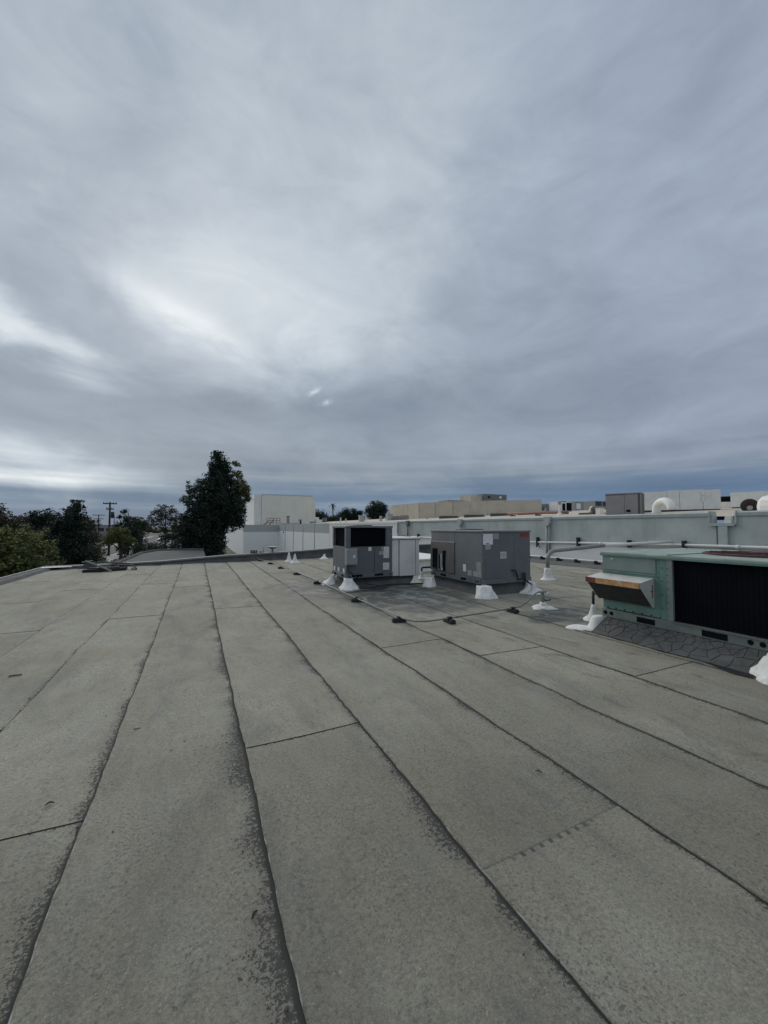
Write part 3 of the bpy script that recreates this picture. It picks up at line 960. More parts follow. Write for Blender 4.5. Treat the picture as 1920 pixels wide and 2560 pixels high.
# white low duct behind
wd = thing('low_duct', 'low white coated duct lying behind the slate units', 'duct', (7.4, 13.4, 0))
MB().box(5.9, 12.2, 0, 9.0, 15.2, .40).build('duct_body', M_WPAINT, wd, bevel=.02)
MB().box(5.85, 12.13, .403, 9.05, 15.25, .47).build('duct_lid', M_WHITE, wd, bevel=.02)
MB().box(5.88, 12.1, 0, 9.0, 12.196, .035).build('foot_flange', M_WHITE, wd)

# ------------------------------------------------------------------ slate unit 2
X0, X1, Y0, Y1, Z0, Z1 = 6.14, 7.68, 7.37, 9.61, .25, 1.54
for z in (.45, .62, .80, .98):
    for x in (ux0 + .035, ux1 - .035):
        MB().tube([(x, uy0 + .012, z), (x, uy0 + .004, z)], .008, 6).build('screw', M_PIPEBLK, u1)
MB().box(4.42, uy0 + .004, .385, 4.43, uy0 + .012, 1.07).build('panel_seam', M_PIPEBLK, u1)
c2 = thing('equipment_curb', 'dark felt curb under the two tone slate unit', 'curb', (6.9, 8.5, 0), 'felt curbs under the rooftop units')
MB().prism([(X0 - .12, .0), (X0 + .05, .16), (X0 + .07, .245), (X1 - .06, .245), (X1 - .04, .16), (X1 + .1, .0)], 'y', Y0 + .06, Y1 - .06).build('curb_wall', M_CURB, c2)
MB().prism([(Y0 - .12, .0), (Y0 + .04, .16), (Y0 + .06, .243), (Y1 - .06, .243), (Y1 + .1, 0)], 'x', X0 + .06, X1 - .06).build('curb_face', M_CURB, c2)
u2 = thing('rooftop_unit', 'slate grey rooftop air conditioner with a brownish hood and a red corner sticker', 'air conditioner', (6.9, 8.5, .25), 'rooftop air conditioners')
MB().box(X0 + .02, Y0 + .02, .37, X1 - .02, Y1 - .02, 1.485).build('cabinet_body', M_UNIT, u2)
YS = 8.47
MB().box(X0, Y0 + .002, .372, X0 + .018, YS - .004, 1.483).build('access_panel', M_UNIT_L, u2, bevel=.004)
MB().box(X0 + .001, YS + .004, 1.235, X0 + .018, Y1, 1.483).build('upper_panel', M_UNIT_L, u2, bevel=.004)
MB().box(X0 - .016, YS + .004, 1.205, X0 + .019, Y1 + .01, 1.234).build('hood_lip', M_CAP, u2)
hood = MB()
hood.prism([(X0 + .018, 1.203), (X0 - .012, 1.203), (X0 - .03, .62), (X0 - .03, .40), (X0 + .018, .40)], 'y', YS + .006, Y1 + .01)
hd = hood.build('economizer_hood', M_UNIT_B, u2, bevel=.004)
for (ya, yb, za, zb) in ((9.38, 9.50, .47, 1.02), (9.26, 9.36, .44, 1.02), (9.12, 9.18, .48, .86), (8.86, 8.99, .42, .98)):
    MB().box(X0 - .036, ya, za, X0 - .01, yb, zb).build('louvre_slot', M_HOLE, hd)
MB().box(X0 - .042, 9.01, .50, X0 - .02, 9.10, .88).build('latch_plate', M_CAP, hd)
stick_left(hd, X0 - .033, 8.98, 9.06, .45, .52, M_STK)
MB().box(X0 + .003, Y0, .372, X1, Y0 + .018, 1.483).build('front_panel', M_UNIT, u2, bevel=.004)
MB().box(X0 + .10, Y0 - .006, .375, X0 + .95, Y0 - .001, .93).build('service_door', M_UNIT, u2, bevel=.003)
MB().box(X0 + 1.02, Y0 - .006, .375, X1 - .02, Y0 - .001, 1.30).build('service_door', M_UNIT, u2, bevel=.003)
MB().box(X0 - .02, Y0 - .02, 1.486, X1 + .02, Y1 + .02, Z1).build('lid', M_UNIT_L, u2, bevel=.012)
MB().lathe([(.40, 0), (.40, .015), (.36, .03), (.05, .035)], (6.95, 8.9, Z1), 28).build('fan_guard', M_PIPEBLK, u2)
rails_left(u2, X0 - .016, Y0 + .045, Y1 + .012, Z0, .368, [(8.86, 9.12), (7.98, 8.2)], [9.48, 9.40, 7.60, 7.52])
rails_front(u2, X0 - .016, X1 + .014, Y0 - .016, Z0, .368, [], [])
fx, fy = X0 - .002, Y0 - .002
stick_front(u2, fy, 6.16, 6.46, 1.20, 1.462, M_STK, label='large blank white sheet')
stick_front(u2, fy - .004, 6.225, 6.385, 1.085, 1.205, M_PRINT3)
sticker(u2, [(6.26, fy - .003, 1.215), (6.335, fy - .003, 1.215), (6.335, fy - .003, 1.235), (6.26, fy - .003, 1.235)], M_PIPEBLK, 'stamp')
stick_front(u2, fy, 6.475, 6.65, 1.33, 1.475, M_BEIGEP)
stick_front(u2, fy - .006, 6.685, 6.88, .855, 1.02, M_PRINT2, 'notice')
stick_front(u2, fy - .006, 7.36, 7.63, 1.385, 1.468, M_REDP, 'red_sticker')
stick_left(u2, fx, 8.00, 8.12, .50, .68, M_STK)
stick_left(u2, fx, 7.78, 7.93, .42, .55, M_PRINT3)
stick_left(u2, fx, 7.42, 7.60, .55, .78, M_BEIGEP)
stick_left(u2, fx - .003, 7.41, 7.71, .42, .545, M_PRINT3)
MB().tube([(X0 - .004, 7.46, .97), (X0 + .01, 7.46, .97)], .014, 8).build('latch', M_PIPEBLK, u2)
for z in (.45, .70, .95, 1.2, 1.42):
    for x in (X0 + .04, X0 + .985, X1 - .035):
        MB().tube([(x, Y0 + .004, z), (x, Y0 - .008, z)], .008, 6).build('screw', M_PIPEBLK, u2)
    for y in (YS - .03, Y0 + .04):
        MB().tube([(X0 + .004, y, z), (X0 - .006, y, z)], .008, 6).build('screw', M_PIPEBLK, u2)
MB().tube([(7.05, Y0 + .01, .56), (7.05, Y0 - .05, .56), (7.13, Y0 - .05, .555), (7.16, Y0 - .05, .50), (7.20, Y0 - .05, .36), (7.23, Y0 - .05, .325), (7.36, Y0 - .05, .325), (7.375, Y0 - .05, .35), (7.375, Y0 - .05, .46), (7.39, Y0 - .05, .475), (7.43, Y0 - .05, .475), (7.44, Y0 - .05, .45), (7.44, Y0 - .05, .27)], .019, 8).build('drain_trap', M_PIPEBLK, u2, smooth=True)


# ------------------------------------------------------------------ white mastic flashings
def boot(x, y, r, h, label, pipe=None, seed=0, wob=.16, rtop=.03, name='pipe_boot', cat='pipe boot', group='white pipe boots on the roof', ptop=None, pmat=M_PIPEBLK, pr=.02):
    r *= .86
    t = thing(name, label, cat, (x, y, 0), group)
    prof = [(r * 1.06, -.012), (r * 1.05, .004), (r, .014), (r * .86, .03), (r * .62, .06), (r * .40 + rtop * .4, h * .30), (r * .22 + rtop * .75, h * .55), (rtop * 1.15 + r * .05, h * .8), (rtop, h)]
    MB().lathe(prof, (x, y, 0), 26, wob, seed).build('flashing', M_WHITE, t, smooth=True)
    if pipe:
        MB().tube(pipe, pr, 10).build('pipe', pmat, t, smooth=True)
    return t


def blob_leg(x, y, r, h, label, seed, lean=(0, 0), rtop=.09, group='white mastic blobs at the unit corners', sq=1.0, stretch=1.0, ang=0.0):
    t = thing('mastic_blob', label, 'mastic blob', (x, y, 0), group)
    rr = random.Random(seed)
    n, rows = 28, 12
    verts, faces = [], []
    ph = [rr.uniform(0, 6.28) for _ in range(8)]
    ca_, sa_ = math.cos(ang), math.sin(ang)
    for i in range(rows + 1):
        t_ = i / rows
        rad = rtop + (r - rtop) * (1 - t_) ** (2.2 * sq)
        for k in range(n):
            a = 2 * PI * k / n
            w = 1 + .12 * math.sin(3 * a + ph[0] + 2 * t_) + .09 * math.sin(5 * a + ph[1] - 3 * t_) + .025 * math.sin(9 * a + ph[2] + 3 * t_) + .012 * math.sin(13 * a + ph[3])
            lx, ly = rad * w * math.cos(a) * (1 + (stretch - 1) * (1 - t_) ** 3), rad * w * math.sin(a)
            verts.append((x + lean[0] * t_ + lx * ca_ - ly * sa_, y + lean[1] * t_ + lx * sa_ + ly * ca_, (-.01 if i == 0 else .012) + h * t_ + .012 * math.sin(4 * a + ph[4])))
    for i in range(rows):
        for k in range(n):
            k2 = (k + 1) % n
            faces.append((i * n + k, i * n + k2, (i + 1) * n + k2, (i + 1) * n + k))
    faces.append(tuple(rows * n + k for k in range(n)))
    m_ = MB()
    m_.v, m_.f = verts, faces
    m_.build('mastic', M_WHITE, t, smooth=True)
    return t


blob_leg(3.60, 9.64, .27, .25, 'flared white blob at the near corner of the unit with black openings', 3, lean=(.03, .12), rtop=.12)
blob_leg(3.42, 10.78, .26, .25, 'curved white blob under the far corner of the unit with black openings', 4, lean=(.16, .0), rtop=.05)
blob_leg(6.00, 7.12, .25, .24, 'chunky white blob under the front corner of the two tone unit', 5, lean=(.05, .08), rtop=.16, sq=.55)
blob_leg(7.58, 7.22, .30, .25, 'swept white blob at the drain side corner of the two tone unit', 6, lean=(-.03, .10), rtop=.06, stretch=1.25)
blob_leg(5.76, 9.12, .20, .21, 'lumpy white blob by the hood end of the two tone unit', 8, lean=(.12, .16), rtop=.11, sq=.7)
blob_leg(5.72, 9.84, .20, .20, 'small white blob at the corner of the white cabinet', 9, lean=(.05, .06), rtop=.06)
boot(6.35, 10.5, .19, .24, 'white pipe boot with a bent black drain in the gap between cabinets', [(6.35, 10.5, .18), (6.35, 10.5, .34), (6.38, 10.48, .36), (6.6, 10.4, .37)], 10, pr=.03)
boot(7.42, 7.02, .20, .27, 'white pipe boot under the black drain trap', [(7.42, 7.04, .2), (7.435, Y0 - .05, .30)], 11)
jb = boot(6.24, 5.68, .21, .13, 'splayed white pipe boot where the roof conduit ends', None, 12, wob=.5, rtop=.05)
boot(9.81, 8.72, .25, .36, 'white pipe boot at the foot of the thick bent pipe', None, 13, rtop=.075)
boot(6.30, 4.62, .21, .27, 'white pipe boot beside the green unit with a black elbow drain', [(6.30, 4.62, .24), (6.30, 4.62, .50)], 14, pr=.022, rtop=.026)
dr = thing('drain_arm', 'short black drain arm from the green unit', 'drain pipe', (6.2, 4.5, .45))
MB().tube([(6.30, 4.60, .455), (6.31, 4.40, .45), (6.30, 4.17, .45)], .015, 8).build('pipe', M_PIPEBLK, dr, smooth=True)
boot(3.92, 18.5, .22, .42, 'farther of two slim white vent boots at the far kerb', None, 15, rtop=.03)
boot(4.03, 17.75, .25, .40, 'nearer of two slim white vent boots at the far kerb', None, 16, rtop=.03)
blob_leg(5.80, 19.2, .22, .22, 'small white blob against the far kerb left of the unit', 17, lean=(.1, .1), rtop=.04)
pd = thing('mastic_blob', 'wide white mastic puddle with a stub at the green unit corner beside the drain', 'mastic blob', (5.7, 4.25, 0), 'white mastic blobs at the unit corners')
pm = MB().lathe([(.205, -.01), (.20, .006), (.17, .018), (.10, .030), (.02, .034)], (0, 0, 0), 30, .16, 41)
ca_, sa_ = math.cos(2.62), math.sin(2.62)
pm.v = [(5.60 + (x * 1.05) * ca_ - y * 1.0 * sa_, 4.33 + (x * 1.05) * sa_ + y * 1.0 * ca_, z) for x, y, z in pm.v]
pm.build('puddle', M_WHITE, pd, smooth=True)
sm_ = MB().lathe([(.185, .0), (.165, .03), (.140, .08), (.125, .14), (.110, .19), (.07, .205), (.02, .21)], (0, 0, 0), 24, .10, 43)
sm_.v = [(5.785 + x * .95 + z * .25, 4.195 + y * .85, z) for x, y, z in sm_.v]
sm_.build('stub', M_WHITE, pd, smooth=True)
blob_leg(5.62, 1.98, .25, .20, 'thick white mastic blob at the cropped end of the green unit', 19, lean=(.16, 0), rtop=.15, sq=.5)

# thick bent pipe to the wall
tp = thing('bent_pipe', 'thick grey pipe rising from the roof and bending towards the wall', 'pipe', (9.81, 8.72, .3))
path = [(9.81, 8.72, .30), (9.81, 8.72, .58)] + arc((10.11, 8.72, .58), .30, PI, PI / 2 + .06, 7, (1, 0, 0), (0, 0, 1)) + [(12.4, 8.66, 1.0)]
MB().tube(path, .062, 14).build('pipe', M_PIPEG, tp, smooth=True)
MB().tube([(12.4, 8.66, 1.0), (16.26, 8.6, 1.06)], .055, 12).build('white_run', M_WPAINT, tp, smooth=True)
# cable and black rag near the downspout
cb = thing('black_hose', 'black folded hose lying at the wall foot by the downspout', 'hose', (12.8, 13.2, .05))
MB().tube([(11.6, 12.6, .08), (12.1, 12.7, .10), (12.6, 12.75, .12), (12.9, 12.9, .22), (12.6, 12.95, .16), (12.0, 12.9, .10), (11.7, 12.8, .08)], .06, 8).build('hose', M_BLACK, cb, smooth=True)
MB().tube([(12.6, 12.9, .05), (12.4, 11.6, .07), (11.0, 9.8, .10), (9.9, 8.9, .33)], .014, 6).build('cable', M_PIPEG, cb, smooth=True)
hs = thing('hose_coil', 'dark hose scrap on the felt strip under the downspout', 'hose', (15.4, 15.6, .05))
MB().tube([(15.3, 16.8, .12), (15.5, 16.4, .17), (15.3, 15.9, .13), (15.6, 15.5, .15), (15.4, 14.9, .12)], .05, 8).build('hose', M_BLACK, hs, smooth=True)
wh = thing('thin_cable', 'thin white cable hanging slack off the wall pipe', 'cable', (16, 14.9, .3))
MB().tube([(16.22, 14.85, .78), (16.0, 14.95, .40), (15.8, 15.05, .22), (15.5, 15.1, .1)], .014, 6).build('cable', M_WPAINT, wh, smooth=True)

# ------------------------------------------------------------------ conduit over the roof with rubber blocks
cz = .085
cdt = thing('roof_conduit', 'thin grey conduit running across the roof on black rubber blocks', 'conduit', (3.13, 8, cz))
cpath = [(2.55, 20.0, .30), (2.66, 19.3, cz), (2.94, 17.58, cz), (2.97, 15.4, cz), (3.09, 13.25, cz), (3.13, 10.87, cz), (3.13, 7.9, cz), (3.15, 6.1, cz), (3.17, 5.78, cz), (3.24, 5.57, cz), (3.40, 5.49, cz), (3.7, 5.50, cz), (4.5, 5.57, cz), (5.43, 5.66, cz), (5.62, 5.66, .10), (5.78, 5.66, .16), (6.02, 5.67, .31), (6.10, 5.675, .335), (6.24, 5.68, .335)]
MB().tube(cpath, .0140, 10).build('conduit', M_CONDUIT, cdt, smooth=True)
MB().tube([(6.24, 5.68, .37), (6.24, 5.68, .11)], .034, 12).build('junction', M_PIPEG, cdt, smooth=True)
MB().tube([(6.26, 5.68, .19), (6.30, 5.66, .16), (6.40, 5.64, .165), (6.41, 5.64, .185)], .014, 8).build('side_elbow', M_PIPEBLK, cdt, smooth=True)
MB().box(6.17, 5.63, .315, 6.31, 5.73, .355).build('fitting', M_PIPEG, cdt, bevel=.008)
for p, q in (((3.135, 9.4), 0), ((4.05, 5.535), 1), ((3.06, 14.1), 0)):
    a = (p[0] - .03, p[1], cz) if q else (p[0], p[1] - .03, cz)
    b_ = (p[0] + .03, p[1], cz) if q else (p[0], p[1] + .03, cz)
    MB().tube([a, b_], .021, 10).build('coupling', M_CONDUIT, cdt, smooth=True)
blk0 = None
BL = [((2.72, 19.05), 0, 'first black block on the conduit run from the far kerb'), ((2.94, 17.58), 0, 'second black block on the conduit run from the far kerb'),
      ((2.97, 15.41), 0, 'third black block on the conduit run from the far kerb'), ((3.09, 13.25), 0, 'fourth black block on the conduit run from the far kerb'),
      ((3.13, 10.87), 0, 'black conduit block left of the unit with black openings'), ((3.13, 7.88), 0, 'black conduit block in front of the unit with black openings'),
      ((3.15, 5.96), 0, 'black conduit block just before the conduit bend'), ((3.88, 5.52), 1, 'black conduit block just after the conduit bend'),
      ((5.43, 5.66), 1, 'black conduit block next to the splayed white boot')]
for (p, q, lab) in BL:
    if blk0 is None:
        blk0 = thing('pipe_support', lab, 'pipe support', (0, 0, 0), 'black rubber blocks under the conduit')
        MB().prism([(-.055, .008), (.055, .008), (.045, .066), (-.045, .066)], 'x', -.12, .12).build('rubber_block', M_BLACK, blk0, bevel=.006)
        MB().box(-.105, -.028, .0665, -.04, .028, .076).build('strut', M_BLACK, blk0)
        MB().prism([(-.04, .066), (.04, .066), (.04, .105), (-.04, .105)], 'x', -.024, .024).build('clamp', M_PIPEBLK, blk0)
        t = blk0
    else:
        t = copy_tree(blk0)
    t.location = (p[0], p[1], wz(*p))
    t.rotation_euler = (0, 0, R(90) if q else random.uniform(-.15, .15))
    t['label'] = lab
    ORG[t.name] = tuple(t.location)

# black cable of the first unit
ck = thing('power_cable', 'black cable drooping from the unit with black openings across the roof', 'cable', (4, 9.5, 0))
MB().tube([(3.70, 9.76, .27), (3.72, 9.66, .12), (3.80, 9.56, .035), (4.05, 9.45, .025), (4.35, 9.50, .03), (4.60, 9.62, .035), (4.85, 9.72, .03), (5.3, 9.66, .028), (5.9, 9.5, .03), (6.1, 9.4, .1)], .017, 8).build('cable', M_PIPEBLK, ck, smooth=True)
MB().tube([(3.95, 9.72, .22), (4.15, 9.64, .10), (4.5, 9.58, .03), (5.0, 9.6, .028), (5.5, 9.5, .028)], .012, 8).build('cable', M_PIPEBLK, ck, smooth=True)
ck2 = thing('loose_rod', 'thin dark rod lying on the roof before the unit with black openings', 'rod', (3.9, 9.1, 0))
MB().tube([(3.25, 8.95, .03), (4.0, 9.12, .03), (4.6, 9.35, .03)], .010, 6).build('rod', M_PIPEBLK, ck2, smooth=True)

# ------------------------------------------------------------------ green unit
gx, gy0, gy1, gxb = 5.90, 1.90, 4.15, 8.15
gz0, gz1 = .21, 1.235
c3 = thing('equipment_curb', 'cracked sloping felt curb at the foot of the green unit', 'curb', (6.9, 3, 0), 'felt curbs under the rooftop units')
MB().prism([(5.50, -.01), (5.90, .205), (8.1, .205), (8.3, -.01)], 'y', 1.86, 4.10).build('curb_wall', M_FELT_D, c3)
MB().box(5.99, 1.95, .15, 8.05, 4.09, .207).build('curb_top', M_FELT_D, c3)


def voronoi_cells(x0, x1, y0, y1, pts_):
    cells = []
    for i, p in enumerate(pts_):
        poly = [(x0, y0), (x1, y0), (x1, y1), (x0, y1)]
        for j, q in enumerate(pts_):
            if i == j or abs(p[0] - q[0]) > .5 or abs(p[1] - q[1]) > .5:
                continue
            mx, my = (p[0] + q[0]) / 2, (p[1] + q[1]) / 2
            nx, ny = q[0] - p[0], q[1] - p[1]
            out = []
            for k in range(len(poly)):
                a, b_ = poly[k], poly[(k + 1) % len(poly)]
                da = (a[0] - mx) * nx + (a[1] - my) * ny
                dbb = (b_[0] - mx) * nx + (b_[1] - my) * ny
                if da <= 0:
                    out.append(a)
                if da * dbb < 0:
                    t_ = da / (da - dbb)
                    out.append((a[0] + (b_[0] - a[0]) * t_, a[1] + (b_[1] - a[1]) * t_))
            poly = out
            if len(poly) < 3:
                break
        cells.append(poly)
    return cells


rr = random.Random(21)
cp_ = []
for i in range(17):
    for j in range(4):
        cp_.append((.16 + (j + .35) * .085 + rr.uniform(-.05, .05), 1.88 + (i + .5 + .3 * (j % 2)) * .130 + rr.uniform(-.075, .075)))
for i in range(7):
    cp_.append((.02 + rr.uniform(0, .05), 1.95 + i * .33 + rr.uniform(-.1, .1)))
e1 = Vector((.40, 0, .215)).normalized()
nrm = Vector((-.215, 0, .40)).normalized()
flakes = 0
for poly in voronoi_cells(0.0, .452, 1.88, 4.09, cp_):
    if len(poly) < 3:
        continue
    cx_ = sum(p[0] for p in poly) / len(poly)
    cy_ = sum(p[1] for p in poly) / len(poly)
    gap = rr.uniform(.0015, .0085) if cx_ > .14 else rr.uniform(.0006, .002)
    th = rr.uniform(.006, .011)
    m_ = MB()
    lo, hi = [], []
    for (s, y) in poly:
        d = math.hypot(s - cx_, y - cy_)
        k_ = max(.3, 1 - gap / max(d, .01))
        s2, y2 = cx_ + (s - cx_) * k_, cy_ + (y - cy_) * k_
        base = Vector((5.50, y2, -.01)) + e1 * s2 + nrm * .001
        lo.append(tuple(base))
        top_ = base + nrm * th + Vector((0, (cy_ - y2) * .05, 0)) + e1 * ((cx_ - s2) * .05)
        hi.append(tuple(top_))
    n = len(m_.v)
    k = len(lo)
    m_.v += lo + hi
    m_.f.append(tuple(n + k + i for i in range(k)))
    for i in range(k):
        j = (i + 1) % k
        m_.f.append((n + i, n + j, n + k + j, n + k + i))
    m_.build('felt_flake', M_FELT, c3)
    flakes += 1
# black tar along the toe of the curb
tr = MB()
n = 0
yy = [1.75 + k * .05 for k in range(50)]
for k, y in enumerate(yy):
    w = .020 + .014 * (1 + math.sin(y * 9)) * (1 + .5 * math.sin(y * 23)) + (.085 * max(0, math.sin((y - 1.9) * 4.2)) if y < 2.6 else 0)
    tr.v += [(5.515, y, wz(5.5, y) + .014), (5.515 - w, y, wz(5.5, y) + .013), (5.515 - w - .006, y, -.0)]
for k in range(len(yy) - 1):
    tr.f += [(k * 3, k * 3 + 1, k * 3 + 4, k * 3 + 3), (k * 3 + 1, k * 3 + 2, k * 3 + 5, k * 3 + 4)]
tr.build('tar_bead', M_BLACK, c3)

gu = thing('rooftop_unit', 'weathered green rooftop air conditioner with a rust edged hood and black coil', 'air conditioner', (7, 3, gz0), 'rooftop air conditioners')
YC = 3.13
MB().box(gx + .02, YC + .02, .345, gxb, gy1 - .005, gz1 - .05).build('cabinet_body', M_GREEN, gu)
MB().box(gx, YC + .16, .345, gx + .019, gy1, gz1 - .055).build('side_panel', M_GREEN, gu, bevel=.004)
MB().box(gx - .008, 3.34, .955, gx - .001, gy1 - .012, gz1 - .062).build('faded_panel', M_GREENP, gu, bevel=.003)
MB().box(gx - .012, 3.20, .925, gx - .001, gy1, .945).build('trim_strip', M_GREEN, gu)
MB().box(gx - .010, YC + .075, .335, gx + .015, YC + .155, gz1 - .055).build('corner_post', M_GREEN, gu, bevel=.004)
MB().box(gx - .022, YC - .01, .335, gx + .02, YC + .07, gz1 - .055).build('corner_post', M_GREENP, gu, bevel=.006)
for k in range(9):
    z = .40 + k * .093
    MB().tube([(gx - .028, YC + .05, z), (gx - .018, YC + .05, z)], .006, 6).build('screw', M_PIPEBLK, gu)
    if k % 2:
        MB().tube([(gx - .016, YC + .13, z), (gx - .008, YC + .13, z)], .007, 6).build('screw', M_PIPEBLK, gu)
for k in range(7):
    y = 3.28 + k * .13
    MB().box(gx - .006, y, .352, gx - .001, y + .018, .372).build('screw', M_PIPEBLK, gu)
# coil bay
MB().box(gx + .13, gy0 + .05, .345, gxb - .05, YC - .02, gz1 - .055).build('coil_block', M_COIL, gu)
coil_fins_left(gu, gx + .035, 2.13, YC - .012, .352, gz1 - .058)
MB().box(gx - .004, gy0, .335, gx + .05, 2.125, gz1 - .055).build('corner_post', M_GREEN, gu, bevel=.005)
# top with raised seam and rolled lip
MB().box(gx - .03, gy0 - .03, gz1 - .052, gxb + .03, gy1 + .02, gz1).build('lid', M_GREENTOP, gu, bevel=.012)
MB().box(gx - .034, gy0 - .034, gz1 - .062, gx - .008, gy1 + .024, gz1 - .030).build('lid_lip', M_GREEN, gu, bevel=.004)
MB().box(gx - .028, 3.15, gz1 + .001, gxb + .028, 3.175, gz1 + .012).build('lid_seam', M_GREENTOP, gu)
fan = MB()
fc = (7.05, 2.60, gz1)
fan.lathe([(.64, 0), (.64, .022), (.60, .026), (.60, .0)], fc, 40)
fg = fan.build('fan_ring', M_FANRUST, gu)
MB().lathe([(.60, .002), (.60, .006), (.01, .006)], fc, 40).build('fan_opening', pbr('fan_well', (.02, .012, .012), .8), fg)
for k in range(1, 9):
    r_ = .07 * k
    MB().tube(arc((fc[0], fc[1], fc[2] + .024), r_, 0, 2 * PI, 36, (1, 0, 0), (0, 1, 0)), .004, 5, cap=False).build('guard_ring', M_FANRUST, fg)
for k in range(8):
    a = k * PI / 8
    MB().tube([(fc[0] - .61 * math.cos(a), fc[1] - .61 * math.sin(a), fc[2] + .030), (fc[0] + .61 * math.cos(a), fc[1] + .61 * math.sin(a), fc[2] + .030)], .004, 5).build('guard_spoke', M_FANRUST, fg)
MB().lathe([(.13, 0), (.13, .04), (.10, .05)], fc, 20).build('motor_cap', M_FANRUST, fg)
for k in range(8):
    MB().tube([(gxb - .25, 1.98 + k * .28, gz1), (gxb - .25, 1.98 + k * .28, gz1 + .014)], .012, 6).build('screw', M_CAP, gu)
# base rail
MB().box(gx - .025, gy0 - .02, gz0, gx + .02, gy1 + .01, .333).build('base_rail', M_GREENRAIL, gu, bevel=.006)
MB().box(gx + .02, gy0 - .02, gz0, gxb, gy1 + .01, .333).build('base_pan', M_GREENRAIL, gu)
MB().box(gx - .036, gy0 - .02, .318, gx - .026, YC, .336).build('rail_trim', pbr('rail_trim_metal', (.16, .15, .145), .6), gu)
for a, b_ in ((3.36, 3.61), (2.52, 2.79)):
    MB().box(gx - .029, a, .229, gx + .01, b_, .306).build('fork_slot', M_HOLE, gu)
for y in (4.10, 4.00, 2.30, 2.19):
    MB().tube([(gx - .029, y, .275), (gx + .01, y, .275)], .030, 14).build('lifting_hole', M_HOLE, gu)
# outside air hood
hx = gx - .34
hy0, hy1 = 3.37, 4.20
zt, zb = .875, .50
ho = MB()
ho.v += [(gx - .001, hy0, zt + .015), (gx - .001, hy1, zt + .015), (hx, hy1, zt - .035), (hx, hy0, zt - .035)]
ho.f += [(0, 1, 2, 3)]
ho.v += [(v[0], v[1], v[2] - .006) for v in ho.v[:4]]
ho.f += [(7, 6, 5, 4), (0, 4, 5, 1), (1, 5, 6, 2), (2, 6, 7, 3), (3, 7, 4, 0)]
h_ = ho.build('hood', M_HOODW, gu)
MB().prism([(gx - .002, zt + .013), (hx + .004, zt - .036), (hx + .004, zt - .085), (gx - .045, zb - .02), (gx - .002, zb - .02)], 'y', hy0, hy0 + .006).build('hood_cheek', M_HOODW, h_)
MB().prism([(gx - .002, zt + .013), (hx + .004, zt - .036), (hx + .004, zt - .085), (gx - .045, zb - .02), (gx - .002, zb - .02)], 'y', hy1 - .006, hy1).build('hood_cheek', M_HOODW, h_)
MB().box(hx - .006, hy0, zt - .112, hx + .003, hy1 - .17, zt - .030).build('rusty_lip', M_HOODR, h_)
MB().box(hx - .006, hy1 - .168, zt - .112, hx + .003, hy1, zt - .030).build('rusty_lip', M_HOODR2, h_)
flt = MB()
flt.v += [(hx + .006, hy0 + .008, zt - .08), (hx + .006, hy1 - .008, zt - .08), (gx - .05, hy1 - .008, zb - .012), (gx - .05, hy0 + .008, zb - .012)]
flt.f += [(0, 1, 2, 3)]
flt.v += [(v[0] + .015, v[1], v[2] + .01) for v in flt.v[:4]]
flt.f += [(7, 6, 5, 4), (0, 4, 5, 1), (1, 5, 6, 2), (2, 6, 7, 3), (3, 7, 4, 0)]
flt.build('filter', M_FILTER, h_)
MB().box(gx - .09, hy0 - .002, .70, gx - .03, hy0 + .0, .72).build('rust_mark', M_HOODR2, h_)
MB().box(gx - .055, hy0 - .003, .62, gx - .035, hy0 - .0005, .80).build('rust_mark', M_HOODR2, h_)
MB().lathe([(.02, 0), (.02, .008), (.01, .015)], (gx - .012, 3.98, 1.12), 10).build('pale_knob', M_STK, gu)

# ------------------------------------------------------------------ small litter on the roof
lf0 = None
for (x, y, rz, lab) in ((.245, 1.76, .9, 'curled dry leaf beside the widest dark seam'), (2.05, 1.92, 2.2, 'dark dry leaf beside the toothed cross seam'), (-.75, 2.95, .2, 'dry leaf beside the cross seam near the left frame edge')):
    if lf0 is None:
        lf0 = MB()
        for k in range(6):
            t_ = k / 5
            w = .020 * math.sin(PI * min(.97, max(.06, t_)))
            zz = .006 + .012 * math.sin(PI * t_)
            lf0.v += [(-.045 + .09 * t_, -w, zz + .008), (-.045 + .09 * t_, 0, zz), (-.045 + .09 * t_, w, zz + .009)]
        for k in range(5):
            for j in range(2):
                a = k * 3 + j
                lf0.f.append((a, a + 1, a + 4, a + 3))
        o = lf0.build('dry_leaf', M_LEAFD)
        lf0 = o
    else:
        o = lf0.copy()
        col.objects.link(o)
    o.location = (x, y, wz(x, y) + .006)
    o.rotation_euler = (0, 0, rz)
    o.scale = (.48, .48, .6)
    tag(o, lab, 'leaf', 'dry leaves on the roof')
st = MB().lathe([(.012, 0), (.03, .008), (.034, .02), (.02, .032), (.005, .035)], (0, 0, 0), 9, .3, 3).build('pebble', M_STONE, None, smooth=True)
st.scale = (.62, .5, .42)
st.location = (-.41, 3.74, wz(-.41, 3.74) + .008)
tag(st, 'pale pebble lying alone on the roof between two dark seams', 'pebble')
stk = MB().tube([(-.06, 0, .012), (0, .012, .012), (.05, 0, .012)], .007, 6).build('twig', M_LEAFD)
stk.location = (-1.75, 5.6, wz(-1.75, 5.6) + .004)
tag(stk, 'small dark twig on the left part of the roof', 'twig')

